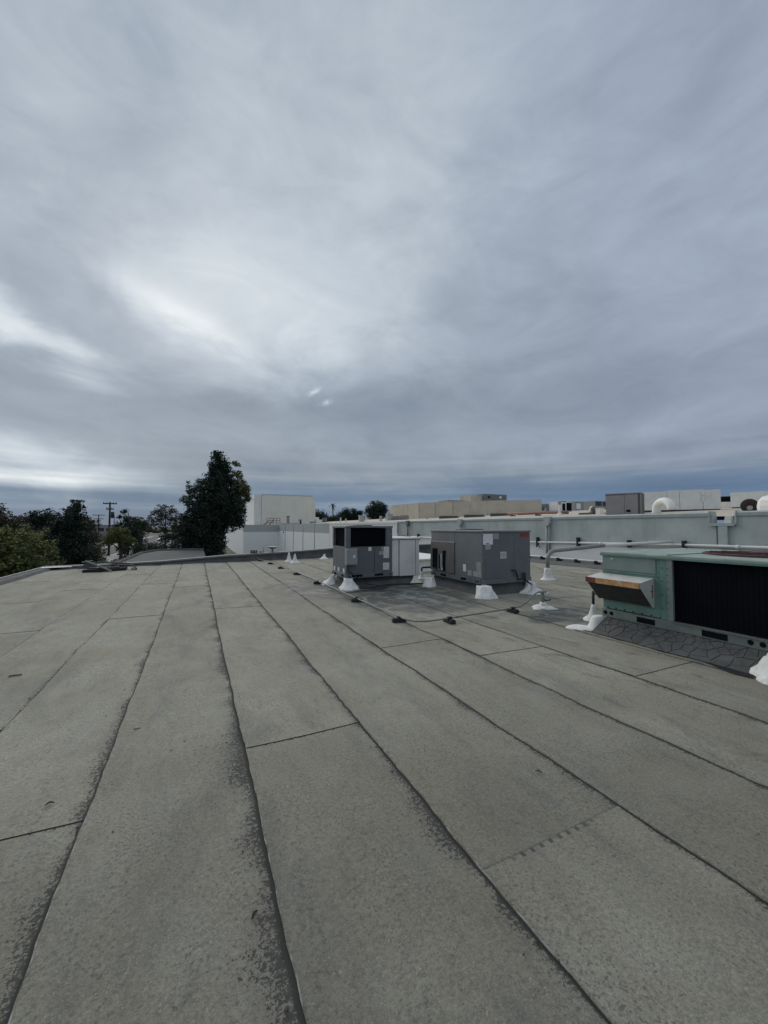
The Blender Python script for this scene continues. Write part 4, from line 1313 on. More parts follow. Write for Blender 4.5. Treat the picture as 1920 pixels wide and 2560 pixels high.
gr_ = MB()
rg_ = random.Random(5)
for k in range(260):
    if k % 3:
        sx = rg_.choice(SEAMS[2:12]) - abs(rg_.gauss(0, .05)) - .01
    else:
        sx = rg_.uniform(-3.5, 7)
    sy = rg_.uniform(.8, 11)
    q = rg_.uniform(.004, .011)
    a0 = rg_.uniform(0, 6.28)
    z0 = wz(sx, sy) + .011
    pts_ = [(sx + q * math.cos(a0 + j * 2.1) * rg_.uniform(.6, 1.4), sy + q * math.sin(a0 + j * 2.1) * rg_.uniform(.6, 1.4), z0) for j in range(3)]
    n = len(gr_.v)
    gr_.v += pts_ + [(sx, sy, z0 + q * .6)]
    gr_.f += [(n, n + 1, n + 3), (n + 1, n + 2, n + 3), (n + 2, n, n + 3), (n, n + 2, n + 1)]
tag(gr_.build('roof_grit', M_LEAFD), 'dark crumbs of grit and leaf scattered along the roof seams', 'grit', kind='stuff')

# heap of scrap at the far left corner
sp = thing('scrap_heap', 'heap of old timber and black felt scraps at the far left roof corner', 'scrap heap', (-3.3, 17.4, 0))
MB().prism([(-4.05, 16.95), (-2.2, 17.35), (-2.25, 18.2), (-4.0, 17.9)], 'z', .008, .15).build('felt_bundle', M_BLACK, sp)
MB().prism([(-3.9, 17.2), (-2.5, 17.4), (-2.6, 18.3), (-3.8, 18.1)], 'z', .152, .20).build('felt_bundle', M_BLACK, sp)
MB().tube([(-4.15, 18.0, .50), (-2.75, 16.75, .06)], .048, 8).build('plank', pbr('grey_plank', (.22, .215, .20), .85, var=.2, scale=9), sp)
MB().tube([(-3.7, 18.3, .40), (-2.1, 17.9, .30)], .05, 6).build('plank', M_FELT_D, sp)
MB().tube([(-3.4, 18.0, .22), (-1.95, 17.6, .25), (-1.7, 17.3, .06)], .05, 8).build('pipe_offcut', M_FELT_D, sp, smooth=True)
MB().prism([(-4.5, .10), (-4.1, .44), (-3.7, .40), (-3.6, .10)], 'y', 18.0, 18.12).build('panel_scrap', M_FELT_D, sp)
MB().prism([(-3.2, .17), (-2.9, .30), (-2.3, .28), (-2.2, .17)], 'y', 17.8, 18.0).build('panel_scrap', M_BLACK, sp)
MB().lathe([(.10, 0), (.13, .06), (.09, .14), (.03, .16)], (-1.85, 17.35, 0), 10, .3, 5).build('rubble', pbr('straw_scrap', (.28, .25, .17), .9), sp)
MB().tube([(-4.4, 18.35, .42), (-3.9, 18.25, .50)], .02, 6).build('rod', M_CAP, sp)

sp.scale = (.68, .75, .72)
sp.location = (-3.12, 17.38, 0)

# items on the far kerb in front of the white wall
mv = thing('mushroom_vent', 'small grey mushroom vent on the far kerb', 'roof vent', (3.41, 19.95, .36))
MB().tube([(3.41, 19.95, .36), (3.41, 19.95, .56)], .05, 10).build('stem', M_PIPEG, mv, smooth=True)
MB().lathe([(.08, .52 - .36), (.24, .25), (.25, .28), (.06, .30)], (3.41, 19.95, .36), 16).build('cap', M_PIPEG, mv)
bx = thing('kerb_box', 'dark small box fixed on the far kerb', 'junction box', (2.5, 19.85, .34))
MB().box(2.36, 19.78, .345, 2.66, 19.95, .50).build('box_body', M_PIPEBLK, bx)
MB().box(2.40, 19.76, .38, 2.47, 19.779, .47).build('box_cover', M_PIPEG, bx)
MB().box(2.54, 19.76, .38, 2.61, 19.779, .47).build('box_cover', M_PIPEG, bx)
pp = thing('kerb_valve', 'small grey standpipe beside the kerb box', 'standpipe', (2.85, 19.9, .34))
MB().tube([(2.75, 19.9, .40), (2.95, 19.9, .40), (2.95, 19.9, .66)], .035, 8).build('pipe', M_PIPEG, pp, smooth=True)

# ------------------------------------------------------------------ things on the neighbour's roof
def roof_z(x):
    return 2.0 + min(max(x - 16.7, 0), 53.3) * .0553


# tall cream block
wb = thing('cream_block', 'tall cream windowless block rising behind the panel wall', 'building', (20, 109, 1.9))
MB().box(14.35, 100, 1.8, 27.1, 118, 9.65).build('front_bay', M_WALLCREAM, wb)
MB().box(12.6, 100.25, 1.8, 14.30, 117.8, 9.62).build('side_bay', M_WPAINT, wb)
MB().box(27.103, 101, 1.8, 28.25, 117, 8.72).build('stepped_bay', M_WALLCREAM, wb)
MB().box(14.3, 99.9, 9.653, 27.15, 118.1, 9.74).build('coping', M_WALLCREAM_D, wb)
rl = thing('hatch_rail', 'red brown guard rail with steps in front of the cream block', 'guard rail', (16.6, 96, 2))
for x in (15.0, 15.75, 16.5, 17.3, 18.1):
    MB().tube([(x, 96, 1.9), (x, 96, 3.75)], .05, 5).build('post', M_REDRAIL, rl)
for z in (2.6, 3.15, 3.7):
    MB().tube([(15.0, 96, z), (18.1, 96, z)], .045, 5).build('rail', M_REDRAIL, rl)
MB().tube([(14.1, 95.6, 2.0), (15.4, 95.6, 3.0)], .09, 5).build('stringer', M_REDRAIL, rl)
MB().tube([(15.6, 96.6, 2.0), (16.8, 96.6, 3.4)], .09, 5).build('stringer', M_REDRAIL, rl)
pb = MB().box(17.6, 92, 1.9, 22.0, 94, 2.5)
tag(pb.build('plinth', M_WALLCREAM_D), 'low grey plinth before the cream block', 'plinth')
vs1 = thing('vent_stack', 'square grey vent stack before the cream block', 'vent stack', (19.6, 93.4, 2.5))
MB().box(19.2, 93, 2.503, 19.75, 93.6, 4.1).build('stack', M_PIPEG, vs1)
MB().box(19.15, 92.95, 4.103, 19.8, 93.65, 4.2).build('cap', M_PIPEBLK, vs1)
vs2 = thing('hooded_vent', 'dark hooded vent right of the square stack', 'roof vent', (21.8, 90, 2))
MB().tube([(21.7, 90, 1.9), (21.7, 90, 2.8), (21.55, 90, 3.1)], .22, 8).build('stem', M_PIPEBLK, vs2)
MB().prism([(21.2, 3.0), (22.0, 3.1), (22.0, 3.3), (21.3, 3.4)], 'y', 89.7, 90.3).build('hood', M_PIPEG, vs2)
sm = thing('small_unit', 'small grey box unit low before the cream block', 'air conditioner', (24.5, 90, 2.2))
MB().box(24.0, 89.5, 2.1, 25.3, 90.6, 2.85).build('cabinet', M_PIPEG, sm)
MB().box(24.1, 89.48, 2.3, 25.2, 89.497, 2.75).build('grille', M_BROWNU, sm)
sw = thing('stair_head', 'stepped white stair head at the side of the cream block', 'stair head', (28, 95, 2))
MB().box(26.6, 94, 1.9, 28.0, 96, 3.4).build('lower_box', M_WPAINT, sw)
MB().box(26.2, 94.2, 3.403, 27.3, 95.8, 4.0).build('upper_box', M_WPAINT, sw)
lc = thing('ladder_cage', 'pale caged ladder right of the stair head', 'ladder', (28.7, 94, 2))
for x in (28.2, 29.1):
    MB().tube([(x, 94, 1.9), (x, 94, 3.9)], .09, 6).build('stile', M_CAP, lc)
for k in range(6):
    MB().tube([(28.2, 94, 2.2 + k * .3), (29.1, 94, 2.2 + k * .3)], .05, 5).build('rung', M_CAP, lc)

stacks = [(26.3, 64, 3.55, .40, 'broad grey chimney vent left of the far dark trees'), (27.5, 58.5, 3.3, .16, 'thin grey vent pipe between two chimney vents'), (29.8, 60, 3.75, .45, 'broad grey chimney vent by the small units')]
for (x, y, zt_, r_, lab) in stacks:
    t = thing('chimney_vent', lab, 'vent', (x, y, 2), 'vents on the neighbour roof')
    MB().box(x - r_, y - r_, 1.9, x + r_, y + r_, zt_).build('shaft', M_CAP, t)
    MB().box(x - r_ * 1.15, y - r_ * 1.15, zt_ + .002, x + r_ * 1.15, y + r_ * 1.15, zt_ + .12).build('cap', M_CAP, t)
for (x, y, w, h_, lab) in ((30.8, 60, 1.4, 1.0, 'low grey box unit beside the broad chimney vent'), (32.2, 59, 1.3, 1.05, 'low grey box unit left of the tan screen wall')):
    t = thing('box_unit', lab, 'air conditioner', (x, y, 2.3), 'small units on the neighbour roof')
    MB().box(x - w / 2, y - .5, roof_z(x) - .3, x + w / 2, y + .5, roof_z(x) + h_ - .3).build('cabinet', M_PIPEG, t)
    MB().box(x - w / 2 + .12, y - .53, roof_z(x), x + w / 2 - .12, y - .503, roof_z(x) + h_ - .42).build('grille', M_BROWNU, t)
for (x, y, h_, lab) in ((21.0, 60, .9, 'short pale pipe nearest the palm on the neighbour roof'), (21.9, 60, .7, 'stubby tan pipe beside the short pale pipe'), (24.6, 58, 1.3, 'slim white vent pipe on the neighbour roof'), (31.2, 50, .7, 'stub pipe before the box units')):
    t = thing('vent_pipe', lab, 'vent pipe', (x, y, 2), 'vent pipes on the neighbour roof')
    MB().tube([(x, y, 1.9), (x, y, 2.1 + h_)], .10, 8).build('pipe', M_WPAINT, t)
    MB().tube([(x, y, 2.1 + h_), (x, y, 2.25 + h_)], .16, 8).build('cap', M_CAP, t)

# tan screen wall
TB = [(38.2, 75.9), (38.75, 64.6), (41.9, 58.1), (52.7, 47.9)]
tw = thing('screen_wall', 'long stained tan screen wall on the neighbour roof', 'screen wall', (42, 58, 3))
for (a, b_), npan in zip(zip(TB[:-1], TB[1:]), (2, 2, 5)):
    d = Vector((b_[0] - a[0], b_[1] - a[1]))
    nn = Vector((d.y, -d.x)).normalized() * -.25
    for k in range(npan):
        p = Vector(a) + d * (k / npan)
        q = Vector(a) + d * ((k + .985) / npan)
        MB().prism([(p.x, p.y), (q.x, q.y), (q.x - nn.x, q.y - nn.y), (p.x - nn.x, p.y - nn.y)], 'z', 2.6, 6.10 + random.uniform(-.02, .02)).build('panel', M_TAN, tw)
    MB().prism([(a[0] - .06, a[1] - .06), (b_[0] - .06, b_[1] - .06), (b_[0] - nn.x, b_[1] - nn.y), (a[0] - nn.x, a[1] - nn.y)], 'z', 6.13, 6.25).build('coping', M_TAN, tw)
MB().prism([(52.7, 47.9), (56, 52), (44, 78), (38.3, 75.9), (41.0, 66), (43.5, 60)], 'z', 2.6, 5.9).build('penthouse_body', M_TAN, tw)
ph = thing('rooftop_unit_far', 'green grey unit peeping over the tan screen wall', 'air conditioner', (55, 66, 6), 'units behind the tan wall')
MB().box(52.2, 62, 5.8, 58.2, 66, 8.3).build('cabinet', pbr('grey_green_unit', (.17, .185, .17), .6, var=.06), ph)
MB().box(49.3, 62.5, 5.8, 52.19, 66, 8.05).build('side_cabinet', M_TAN, ph)
MB().box(45.2, 64.5, 5.8, 49.28, 68, 7.0).build('low_cabinet', M_PIPEG, ph)
MB().box(56.2, 61.97, 7.5, 56.8, 61.997, 7.95).build('vent_plate', M_STK, ph)
MB().box(53.2, 61.97, 7.5, 53.8, 61.997, 7.85).build('vent_plate', M_HOLE, ph)

# frames and skylights along the foot of the tan wall
k0 = 0
for (x, y, w, lab) in ((30.5, 43.5, 2.6, 'leftmost dark skylight frame behind the parapet'), (32.8, 41.0, 2.6, 'second dark skylight frame from the left behind the parapet'), (35.2, 38.5, 2.8, 'third dark skylight frame from the left behind the parapet'), (37.6, 36.0, 3.0, 'skylight frame nearest the rusty pipe')):
    t = thing('skylight', lab, 'skylight', (x, y, roof_z(x)), 'skylights on the neighbour roof')
    rz_ = roof_z(x)
    d = Vector((.62, -.78))
    p, q = Vector((x, y)) - d * w / 2, Vector((x, y)) + d * w / 2
    o_ = Vector((.78, .62)) * .8
    MB().prism([tuple(p), tuple(q), tuple(q + o_), tuple(p + o_)], 'z', rz_ - .2, rz_ + .32).build('kerb', M_BROWND, t)
    MB().prism([tuple(p - d * .1 - o_ * .1), tuple(q + d * .1 - o_ * .1), tuple(q + o_), tuple(p + o_)], 'z', rz_ + .322, rz_ + .46).build('cover', M_TANROOF, t)
    MB().tube([tuple(q) + (rz_,), tuple(q + d * .35) + (rz_ + .75,)], .07, 5).build('stay', M_TAN, t)
rp = thing('rusty_pipe', 'long rusty orange pipe lying on the neighbour roof before the tan wall', 'pipe', (28, 26, 2.5))
MB().tube([(30.2, 32.0, roof_z(30.2) + .30), (28.9, 27.2, roof_z(28.9) + .28), (27.9, 23.6, roof_z(27.9) + .25), (27.6, 22.4, roof_z(27.6) + .20)], .13, 10).build('pipe', M_RUST, rp, smooth=True)
for y, x in ((31, 29.95), (26.5, 28.7)):
    MB().box(x - .3, y - .1, roof_z(x) - .1, x + .3, y + .1, roof_z(x) + .12).build('support', M_BROWND, rp)
b5 = thing('white_boot', 'small white boot on the neighbour roof by the rusty pipe', 'pipe boot', (26.9, 22.6, 2.5))
MB().lathe([(.28, -.1), (.2, .12), (.09, .24), (.08, .9)], (26.9, 22.6, roof_z(26.9)), 12).build('flashing', M_WHITE, b5)
MB().tube([(26.9, 22.6, roof_z(26.9) + .9), (26.9, 22.6, roof_z(26.9) + 1.15)], .12, 8).build('cap', M_PIPEG, b5)

# brown grey unit
bu = thing('brown_unit', 'large brownish grey rooftop unit on the neighbour roof', 'air conditioner', (25, 16.2, 2.5))
a, b_ = Vector((22.95, 15.85)), Vector((23.75, 14.15))
d = (b_ - a)
per = Vector((-d.y, d.x)).normalized()
if per.x < 0:
    per = -per


def obox(p, q, depth, z0, z1, nm, mat, par, off=0.0):
    p, q = Vector(p), Vector(q)
    dd = (q - p)
    pr = Vector((-dd.y, dd.x)).normalized()
    if pr.x < 0:
        pr = -pr
    p, q = p + pr * off, q + pr * off
    return MB().prism([tuple(p), tuple(q), tuple(q + pr * depth), tuple(p + pr * depth)], 'z', z0, z1).build(nm, mat, par)


obox(a + d * .0, b_, 1.5, 2.35, 3.62, 'cabinet_body', M_BROWND, bu, .012)
obox(a + d * .005, a + d * .53, .02, 2.40, 3.57, 'panel', M_BROWNU, bu, -.01)
obox(a + d * .54, a + d * .90, .02, 2.40, 3.585, 'panel', M_BROWNU, bu, -.01)
obox(a + d * .965, a + d * .998, .02, 2.40, 3.60, 'corner_post', M_BROWNU, bu, -.01)
obox(a - d * .01, b_ + d * .01, 1.56, 3.623, 3.68, 'lid', M_BROWNU, bu, -.03)
obox(a + d * .58, a + d * .70, .02, 2.52, 2.66, 'vent_slot', M_HOLE, bu, -.022)
obox(a + d * .60, a + d * .68, .01, 2.85, 3.2, 'door', M_BROWNU, bu, -.02)

# long white units further back
wl = thing('white_unit', 'long white rooftop unit behind the white goose neck duct', 'air conditioner', (31, 16, 2.9), 'long white units on the neighbour roof')
P, Q = Vector((27.1, 16.1)), Vector((28.9, 12.5))
D = Q - P
cuts_ = [0.0, .34, .50, .79, 1.0]
for k in range(4):
    zt_ = (3.96, 4.0, 3.98, 3.93)[k]
    obox(P + D * (cuts_[k] + .002), P + D * (cuts_[k + 1] - .002), 1.8, 2.73, zt_, 'cabinet', M_WMETAL, wl, 0 if k % 2 else .03)
obox(P + D * .01, P + D * .99, 1.6, 2.3, 2.727, 'base_frame', M_BROWND, wl, .15)
obox(P + D * .775, P + D * .81, .05, 3.2, 3.9, 'service_conduit', M_WHITE, wl, -.08)
wl2 = thing('white_unit', 'long white rooftop unit behind the white dome at the frame edge', 'air conditioner', (34, 12, 2.9), 'long white units on the neighbour roof')
P, Q = Vector((32.2, 13.4)), Vector((34.0, 8.6))
D = Q - P
obox(P + D * .0, P + D * .497, 2.0, 2.94, 3.92, 'cabinet', M_WMETAL, wl2)
obox(P + D * .503, P + D * 1.0, 2.0, 2.94, 3.94, 'cabinet', M_WMETAL, wl2, .03)
obox(P + D * .01, P + D * .99, 1.8, 2.5, 2.937, 'base_frame', M_BROWND, wl2, .15)
tv = thing('dark_unit', 'small dark louvred unit in the gap between the long white units', 'air conditioner', (34.3, 14.6, 3))
obox((34.0, 15.1), (34.5, 14.1), .9, 3.42, 3.83, 'cabinet', M_UNIT_L, tv)
obox((34.03, 15.05), (34.47, 14.15), .02, 3.45, 3.80, 'louvre', M_HOLE, tv, -.02)
obox((34.0, 15.1), (34.5, 14.1), .9, 2.7, 3.417, 'pedestal', M_WMETAL, tv)

# goose neck duct
gn = thing('goose_neck', 'white goose neck duct on the neighbour roof', 'duct', (21.9, 12.0, 2.3))
pg = [(22.35, 12.55, 2.2), (22.35, 12.55, 2.55)] + [(22.35 - .34 * (1 - math.cos(t_)) * .55, 12.55 - .47 * (1 - math.cos(t_)), 2.62 + .36 * math.sin(t_)) for t_ in [k * PI / 8 for k in range(9)]] + [(21.98, 11.61, 2.5)]
MB().tube(pg, .20, 14).build('duct', M_WMETAL, gn, smooth=True)
MB().lathe([(.24, 0), (.24, .05)], (22.35, 12.55, 2.38), 16).build('collar', M_WHITE, gn)
wdm = thing('white_dome', 'rounded white ventilator at the frame edge on the neighbour roof', 'ventilator', (22.6, 8.1, 2.3))
MB().lathe([(.58, 0), (.60, .30), (.56, .55), (.42, .72), (.2, .80), (.02, .81)], (22.4, 7.75, 2.22), 10).build('dome', M_WMETAL, wdm)
MB().lathe([(.46, -.3), (.46, .02)], (22.4, 7.75, 2.22), 14).build('base', M_WHITE, wdm)
bf = thing('black_fan', 'round black fan housing beside the white ventilator', 'fan', (24, 9.3, 2.5))
fcx = Vector((23.6, 9.1, 2.62))
ax = Vector((-.82, -.35, 0)).normalized()
sd_ = Vector((0, 0, 1)).cross(ax)
MB().tube([tuple(fcx - ax * .15), tuple(fcx + ax * .15)], [.33, .33], 22).build('housing', M_PIPEBLK, bf)
MB().tube([tuple(fcx + ax * .152), tuple(fcx + ax * .19)], [.30, .20], 22).build('impeller', pbr('rusty_impeller', (.035, .022, .020), .7, var=.4, scale=12), bf)
MB().tube([tuple(fcx + ax * .19 + Vector((0, 0, -.1))), tuple(fcx + ax * .30 + Vector((0, 0, -.1)))], .11, 10).build('motor', M_BEIGEP, bf)
MB().box(23.3, 8.8, 2.2, 23.9, 9.4, 2.33).build('base', M_PIPEBLK, bf)

# far equipment on the ridge
fu = thing('cluster_unit', 'cluster of dusky units far along the neighbour roof', 'air conditioner', (66, 57, 4.9), 'far units on the neighbour roof')
MB().box(62.6, 56, 4.6, 65.2, 58, 6.2).build('cabinet', M_UNIT_L, fu)
MB().box(65.3, 55.5, 4.6, 66.4, 57, 6.0).build('cabinet', M_UNIT, fu)
MB().prism([(62.4, 4.6), (61.6, 5.3), (62.4, 6.0)], 'y', 56.5, 57.5).build('hood', M_PIPEG, fu)
MB().tube([(64, 56, 5.8), (66.6, 55, 6.4)], .2, 6).build('duct', M_BROWND, fu)
MB().box(66.5, 54.9, 4.6, 67.3, 56.4, 6.8).build('riser', M_BROWND, fu)
f2 = thing('open_unit', 'pale unit with two open black bays on the neighbour roof', 'air conditioner', (56, 47, 4), 'far units on the neighbour roof')
MB().box(54.6, 46.4, 4.0, 58.2, 48, 5.85).build('cabinet', M_WMETAL, f2)
MB().box(55.9, 46.36, 4.4, 56.6, 46.397, 5.6).build('bay', M_HOLE, f2)
MB().box(56.9, 46.36, 4.4, 58.15, 46.397, 5.75).build('bay', M_HOLE, f2)
MB().box(54.4, 46.2, 3.9, 58.9, 48.1, 4.3).build('skid', M_BROWND, f2)
f3 = thing('pale_unit', 'small pale unit beside the two bay unit', 'air conditioner', (70, 55, 5), 'far units on the neighbour roof')
MB().box(70.6, 55.4, 4.7, 73.2, 57, 6.9).build('cabinet', M_PIPEG, f3)
MB().box(70.9, 55.37, 5.3, 72.2, 55.397, 6.5).build('panel', M_STK, f3)
f4 = thing('cooler', 'grey evaporative cooler with two dark windows on the ridge', 'cooler', (80, 56, 5), 'far units on the neighbour roof')
MB().box(77.6, 56, 4.9, 82.2, 59, 7.25).build('cabinet', M_PIPEG, f4)
MB().box(77.75, 55.96, 6.2, 79.7, 55.997, 7.15).build('window', M_GLASS, f4)
MB().box(80.1, 55.96, 6.2, 82.05, 55.997, 7.15).build('window', M_GLASS, f4)
MB().prism([(82.3, 4.9), (82.3, 6.3), (84.6, 5.6), (84.6, 4.9)], 'y', 56, 58).build('hood', M_PIPEG, f4)
f5 = thing('turbine_vent', 'rusty turbine vent with a white dome left of the brown unit', 'ventilator', (27.7, 20.2, 2.6))
MB().box(27.0, 19.7, 2.35, 28.5, 20.9, 2.72).build('base', M_BROWND, f5)
MB().lathe([(.24, 0), (.30, .15), (.28, .34), (.17, .50), (.04, .53)], (27.75, 20.2, 2.72), 12).build('dome', M_WHITE, f5)
MB().lathe([(.20, 0), (.24, .35), (.1, .5)], (28.35, 20.75, 2.70), 10).build('motor', pbr('rust_brown', (.10, .06, .04), .8), f5)
MB().lathe([(.20, 0), (.24, .35), (.1, .5)], (27.2, 19.75, 2.70), 10).build('motor', M_BROWND, f5)
f6 = thing('white_box', 'small white box beside the brown unit', 'junction box', (27, 18.9, 2.6))
MB().box(26.5, 18.75, 2.4, 26.95, 19.1, 2.98).build('box_body', M_WMETAL, f6)
MB().box(26.47, 18.72, 2.983, 26.98, 19.13, 3.02).build('lid', M_WMETAL, f6)


# ------------------------------------------------------------------ trees
def leaf_cloud(lobes, n, size, rg, core=True, clump=24, spread=2.2):
    """leaf quads clumped through ellipsoid lobes -> verts, faces, tone"""
    L_ = np.array([l[:6] for l in lobes], dtype=float)
    vol = (L_[:, 3] * L_[:, 4] * L_[:, 5]) ** .75
    nc = max(1, n // clump)
    pick = rg.choice(len(L_), size=nc, p=vol / vol.sum())
    dv = rg.normal(size=(nc, 3))
    dv /= np.linalg.norm(dv, axis=1, keepdims=True)
    rad = rg.uniform(.30, 1.0, nc) ** .5 * (1 + .05 * rg.normal(size=nc))
    c = L_[pick, :3] + dv * L_[pick, 3:6] * rad[:, None]
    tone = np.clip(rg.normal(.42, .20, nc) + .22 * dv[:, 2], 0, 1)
    m_ = nc * clump
    off = rg.normal(size=(m_, 3))
    off /= np.linalg.norm(off, axis=1, keepdims=True)
    off *= (rg.uniform(0, 1, m_) ** .45)[:, None]
    tuft = np.repeat(rg.uniform(.55, 1.25, nc), clump)[:, None]
    p = np.repeat(c, clump, 0) + off * tuft * size * spread * np.array([1.0, 1.0, .72])
    a = rg.normal(size=(m_, 3))
    a /= np.linalg.norm(a, axis=1, keepdims=True)
    b_ = np.cross(a, rg.normal(size=(m_, 3)))
    b_ /= np.maximum(1e-6, np.linalg.norm(b_, axis=1, keepdims=True))
    s_ = (size * rg.uniform(.6, 1.35, m_) * .5)[:, None]
    V = np.stack([p - a * s_, p + b_ * s_ * .6, p + a * s_, p - b_ * s_ * .6], 1).reshape(-1, 3)
    T = np.repeat(np.clip(np.repeat(tone, clump) + rg.normal(size=m_) * .08, 0, 1), 4)
    F = [(4 * i, 4 * i + 1, 4 * i + 2, 4 * i + 3) for i in range(m_)]
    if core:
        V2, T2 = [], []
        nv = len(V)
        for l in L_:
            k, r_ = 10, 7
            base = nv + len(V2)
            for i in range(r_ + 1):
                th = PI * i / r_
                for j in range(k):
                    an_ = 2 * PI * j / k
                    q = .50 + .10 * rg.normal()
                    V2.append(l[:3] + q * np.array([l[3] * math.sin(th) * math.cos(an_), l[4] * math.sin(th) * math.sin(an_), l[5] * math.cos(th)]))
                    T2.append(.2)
            for i in range(r_):
                for j in range(k):
                    j2 = (j + 1) % k
                    F.append((base + i * k + j, base + i * k + j2, base + (i + 1) * k + j2, base + (i + 1) * k + j))
        V = np.vstack([V, np.array(V2)])
        T = np.concatenate([T, T2])
    return V, F, T


def foliage(name, V, F, T, mat, parent, org):
    me = bpy.data.meshes.new(name)
    me.from_pydata([tuple(v) for v in (V - np.array(org))], [], F)
    at = me.attributes.new('tone', 'FLOAT', 'POINT')
    at.data.foreach_set('value', T.astype(np.float32))
    me.materials.append(mat)
    o = bpy.data.objects.new(name, me)
    col.objects.link(o)
    if parent is not None:
        o.parent = parent
    return o


def tree(label, base, lobes, n, size, mat, seed, name='leafy_tree', trunk_r=.3, trunk_top=None, group='trees beyond the roof', limbs=4, core=True, cat='tree', spread=2.2):
    rg = np.random.default_rng(seed)
    t = thing(name, label, cat, base, group)
    zc = trunk_top if trunk_top is not None else max(l[2] for l in lobes)
    tr_ = MB()
    tr_.tube([base, (base[0] + .1, base[1], base[2] + (zc - base[2]) * .5), (base[0] * .5 + lobes[0][0] * .5, lobes[0][1] * .5 + base[1] * .5, zc)], [trunk_r, trunk_r * .75, trunk_r * .3], 8)
    for k in range(min(limbs, len(lobes))):
        l = lobes[k]
        z0 = base[2] + (l[2] - base[2]) * .6
        tr_.tube([(base[0] + .1, base[1], z0), ((base[0] + l[0]) / 2, (base[1] + l[1]) / 2, z0 + (l[2] - z0) * .6), (l[0], l[1], l[2])], [trunk_r * .45, trunk_r * .3, trunk_r * .12], 6)
    tr_.build('trunk', M_BARK, t, smooth=True)
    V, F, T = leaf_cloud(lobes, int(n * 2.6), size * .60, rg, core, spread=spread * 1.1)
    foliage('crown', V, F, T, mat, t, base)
    return t


L_DARK = mat_leaf('leaf_dark_evergreen', (.011, .021, .015), (.024, .040, .026), (.048, .064, .036))
L_YEL = mat_leaf('leaf_yellowing', (.045, .055, .020), (.11, .105, .035), (.20, .16, .05))
L_OLIVE = mat_leaf('leaf_olive', (.050, .066, .024), (.135, .145, .048), (.23, .22, .075))
L_MID = mat_leaf('leaf_mid_green', (.022, .036, .020), (.048, .068, .034), (.085, .105, .05))
L_BROWN = mat_leaf('leaf_brownish', (.036, .036, .024), (.078, .070, .046), (.125, .098, .064))
L_GREY = mat_leaf('leaf_grey_green', (.035, .052, .038), (.08, .102, .072), (.14, .165, .12))

# big dark evergreen behind the far kerb
B = (2.0, 45)
lobes = [(2.0, 45, 4.6, 1.9, 2.2, 3.0), (2.15, 45, 7.0, 1.15, 1.4, 1.9), (2.0, 45, 8.6, .85, 1.0, 1.05), (1.85, 45, 9.3, .48, .6, .62), (2.5, 45, 7.6, .75, .9, 1.0), (1.35, 45, 7.3, .65, .9, .9), (-.5, 44.8, -.6, 1.6, 1.8, 2.4), (1.1, 45, 3.2, 2.2, 2.2, 2.4), (3.1, 45, 3.2, 1.7, 2.0, 2.2), (1.5, 45, 6.2, 1.0, 1.4, 1.3),
         (2.9, 45, 6.4, .7, 1.0, 1.2), (.4, 44.6, .8, 2.0, 2.2, 2.6), (1.0, 44.6, .2, 1.8, 2.2, 2.6), (2.6, 45, 2.6, 1.7, 1.8, 1.2), (-.7, 45, 1.5, 1.2, 1.4, 1.3), (.6, 44.4, -2.0, 2.1, 2.2, 2.2), (2.5, 45, 8.2, .5, .7, .6), (1.5, 45, 8.0, .45, .7, .6), (3.9, 45.2, 2.0, .8, 1.0, .6), (-1.1, 45, 2.7, .5, .7, .5), (3.6, 45, 4.6, .6, .8, .9)]
tree('tall dark evergreen with a pointed dense crown behind the far kerb', (.6, 45, GZ), lobes, 17000, .34, L_DARK, 31, 'evergreen_tree', .35, 6, spread=2.0)
tree('yellowing tree peeping out at the flank of the tall dark evergreen', (2.4, 46.2, GZ), [(4.25, 45.6, 6.0, .75, .9, .95), (4.6, 45.6, 4.9, .75, .9, .8), (4.2, 45.6, 3.6, .7, .9, .8), (3.9, 45.8, 7.4, .5, .6, .5), (3.75, 45.8, 8.55, .5, .5, .28), (4.95, 45.6, 5.6, .35, .4, .4)], 2600, .27, L_YEL, 32, 'leafy_tree', .22, 6, core=False, spread=1.8)
tree('grey green tree at the left flank of the tall dark evergreen', (-.3, 46, GZ), [(.35, 44.6, 6.0, .7, .8, .7), (-.1, 44.6, 5.0, .8, .8, .7), (-.6, 44.6, 5.5, .45, .5, .55), (.5, 44.4, 4.6, .7, .7, .8), (-1.05, 44.6, 4.3, .5, .6, .5), (-.4, 44.4, 3.6, .7, .7, .8), (-.95, 44.6, 6.1, .22, .3, .3)], 2600, .24, L_GREY, 33, 'leafy_tree', .18, 5, core=False, spread=1.8)
tree('small dark tree in the gap left of the cream block', (13.0, 160, GZ), [(13.4, 160, 3.4, 3.4, 2.6, 2.6), (11.6, 160, 4.6, 2.2, 2.2, 2.0), (14.6, 160, 5.6, 1.5, 1.4, 1.6)], 1300, .6, L_DARK, 34, 'leafy_tree', .25, 3)
